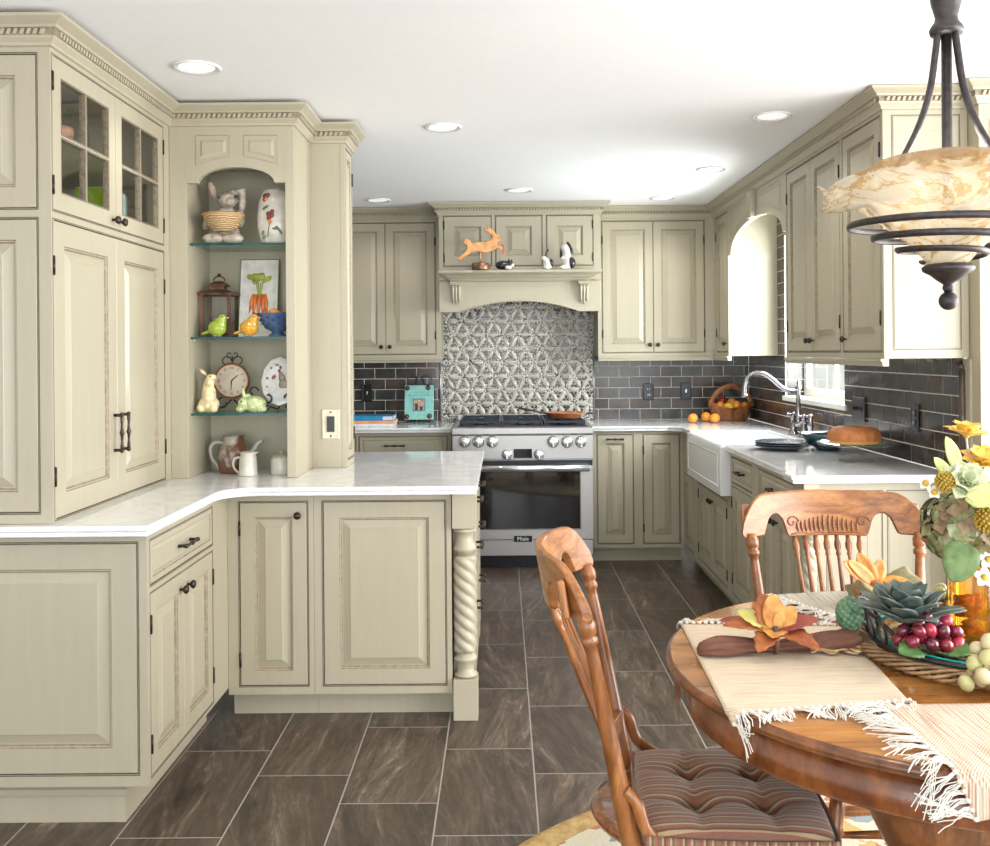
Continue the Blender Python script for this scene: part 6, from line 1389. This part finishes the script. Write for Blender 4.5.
for i, p in enumerate(b.v):
    r_ = math.hypot(p[0]-PX, p[1]-PY); a = math.atan2(p[1]-PY, p[0]-PX)
    b.v[i] = (p[0], p[1], p[2]+(r_/.25)**3*(.010*math.sin(2*a-1.2)+.005*math.sin(5*a)-.062*math.exp(-((abs(a)-PI)/.13)**2)*(r_ > .2)))
b.build('glass_bowl', MBowl, t, solid=.004)
b = MB(); pts = []; ri = []
for i in range(241):
    u = i/240; a = PI*.35+2*PI*3.25*u; r_ = .208-.158*u; pts.append((PX+r_*math.cos(a), PY+r_*math.sin(a), 1.680-.088*u))
b.tube(pts, .0062, 8, sq=(.7,1.2)); b.build('spiral_band', M['iron'], t, recalc=False)
b = MB(); b.lathe([(.001,-.045),(.008,-.044),(.012,-.036),(.010,-.028),(.024,-.018),(.036,-.008),(.050,.0),(.052,.008),(.044,.014),(.030,.016)], 28, (PX,PY,1.572)); b.ball((PX,PY,1.510), .0195, 20); b.build('finial', M['iron'], t)
b = MB(); b.lathe([(.011,1.60),(.011,1.775),(.018,1.782),(.020,1.80),(.014,1.806),(.016,1.82),(.0105,1.83),(.0105,2.09)], 18, (PX,PY,0)); b.build('center_rod', M['iron'], t)
b = MB(); b.lathe([(.0,2.062),(.031,2.064),(.034,2.074),(.030,2.082),(.024,2.09),(.022,2.10),(.030,2.13),(.034,2.16),(.012,2.19),(.009,2.20)], 24, (PX,PY,0)); b.build('hub_cup', M['iron'], t)
b = MB(); b.tube([(PX,PY,2.19),(PX,PY,2.40)], .007, 10); b.lathe([(.065,2.4195),(.065,2.412),(.04,2.398),(.012,2.392)], 28, (PX,PY,0)); b.build('ceiling_canopy', M['iron'], t)
for a in (PI*1.02, PI*1.02+2*PI/3, PI*1.02+4*PI/3):
    c, s = math.cos(a), math.sin(a); b = MB()
    b.tube(crv([(PX+r_*c, PY+r_*s, z) for r_, z in ((.018,2.075),(.025,2.02),(.036,1.95),(.058,1.88),(.088,1.82),(.115,1.775),(.14,1.735),(.15,1.70))], 3), .0105, 8, sq=(1,.6)); b.build('curved_arm', M['iron'], t)
for k in range(3):
    a = 2*PI*k/3+.5; x, y = PX+.06*math.cos(a), PY+.06*math.sin(a); b = MB(); b.lathe([(.012,1.66),(.014,1.70),(.010,1.705)], 14, (x,y,0)); s_ = b.build('bulb_socket', M['iron'], t)
    b = MB(); b.ball((x,y,1.735), (.022,.022,.03), 14); q = N('frosted_bulb'); q.set(Base_Color=(.9,.85,.75), Emission_Color=(1,.72,.42), Emission_Strength=.8); b.build('bulb', q.m, s_)
    b = MB(); b.tube([(PX,PY,1.68),(x,y,1.66)], .005, 6); b.build('socket_arm', M['iron'], t)
# ================= camera and light =================
cam = bpy.data.cameras.new('camera'); cob = bpy.data.objects.new('camera', cam); C.objects.link(cob); sc.camera = cob
cam.sensor_width = 36; cam.sensor_fit = 'HORIZONTAL'; cam.lens = FL/990*36
cob.matrix_world = Matrix.Translation((0,0,HZ)) @ Matrix.Rotation(math.radians(90), 4, 'X') @ Matrix.Rotation(-RO, 4, 'Z')
cam.shift_x = -7.04/990; cam.shift_y = -70.6/990; cam.clip_start = .05
W = bpy.data.worlds.new('sky'); sc.world = W; W.use_nodes = True; nt = W.node_tree
bg = nt.nodes['Background']; bg.inputs[0].default_value = (.86,.93,1,1); bg.inputs[1].default_value = 3.0
def area(name, loc, rot, sx, sy, e, c=(1,1,1), spread=PI):
    l = bpy.data.lights.new(name, 'AREA'); l.shape = 'RECTANGLE'; l.size = sx; l.size_y = sy; l.energy = e; l.color = c; l.spread = spread
    o = bpy.data.objects.new(name, l); o.location = loc; o.rotation_euler = rot; C.objects.link(o); return o
area('fill_behind_camera', (.2,-2.3,1.35), (math.radians(90),0,0), 4.6, 1.8, 62, (1,.985,.96))  # fill light added behind the camera, at an unseen opening, for even brightness
area('daylight_patio_door', (3.2,1.6,1.15), (math.radians(90),0,math.radians(90)), 3.3, 2.1, 210, (1,.98,.95))
area('daylight_sink_window', (2.02,(WY0+WY1)/2,(WZ0+WZ1)/2), (math.radians(78),0,math.radians(90)), 1.0, 1.0, 75, (.95,.98,1))
for p in LC+[(.3,1.5,CZ),(-1.2,1.2,CZ)]:
    l = bpy.data.lights.new('ceiling_lamp', 'SPOT'); l.energy = 12; l.spot_size = 2.4; l.spot_blend = .8; l.shadow_soft_size = .07; l.color = (1,.96,.90)
    o = bpy.data.objects.new('ceiling_lamp', l); o.location = (p[0], p[1], CZ-.02); C.objects.link(o)
l = bpy.data.lights.new('pendant_bulb', 'POINT'); l.energy = 5; l.shadow_soft_size = .08; l.color = (1,.93,.85)
o = bpy.data.objects.new('pendant_bulb', l); o.location = (PX, PY, 1.80); C.objects.link(o)
sc.view_settings.view_transform = 'Standard'; sc.view_settings.look = 'None'; sc.view_settings.exposure = .10; sc.view_settings.gamma = 1
sc.view_settings.use_curve_mapping = False
sc.cycles.caustics_reflective = False; sc.cycles.max_bounces = 8; sc.cycles.diffuse_bounces = 4; sc.cycles.transmission_bounces = 8; sc.cycles.transparent_max_bounces = 8
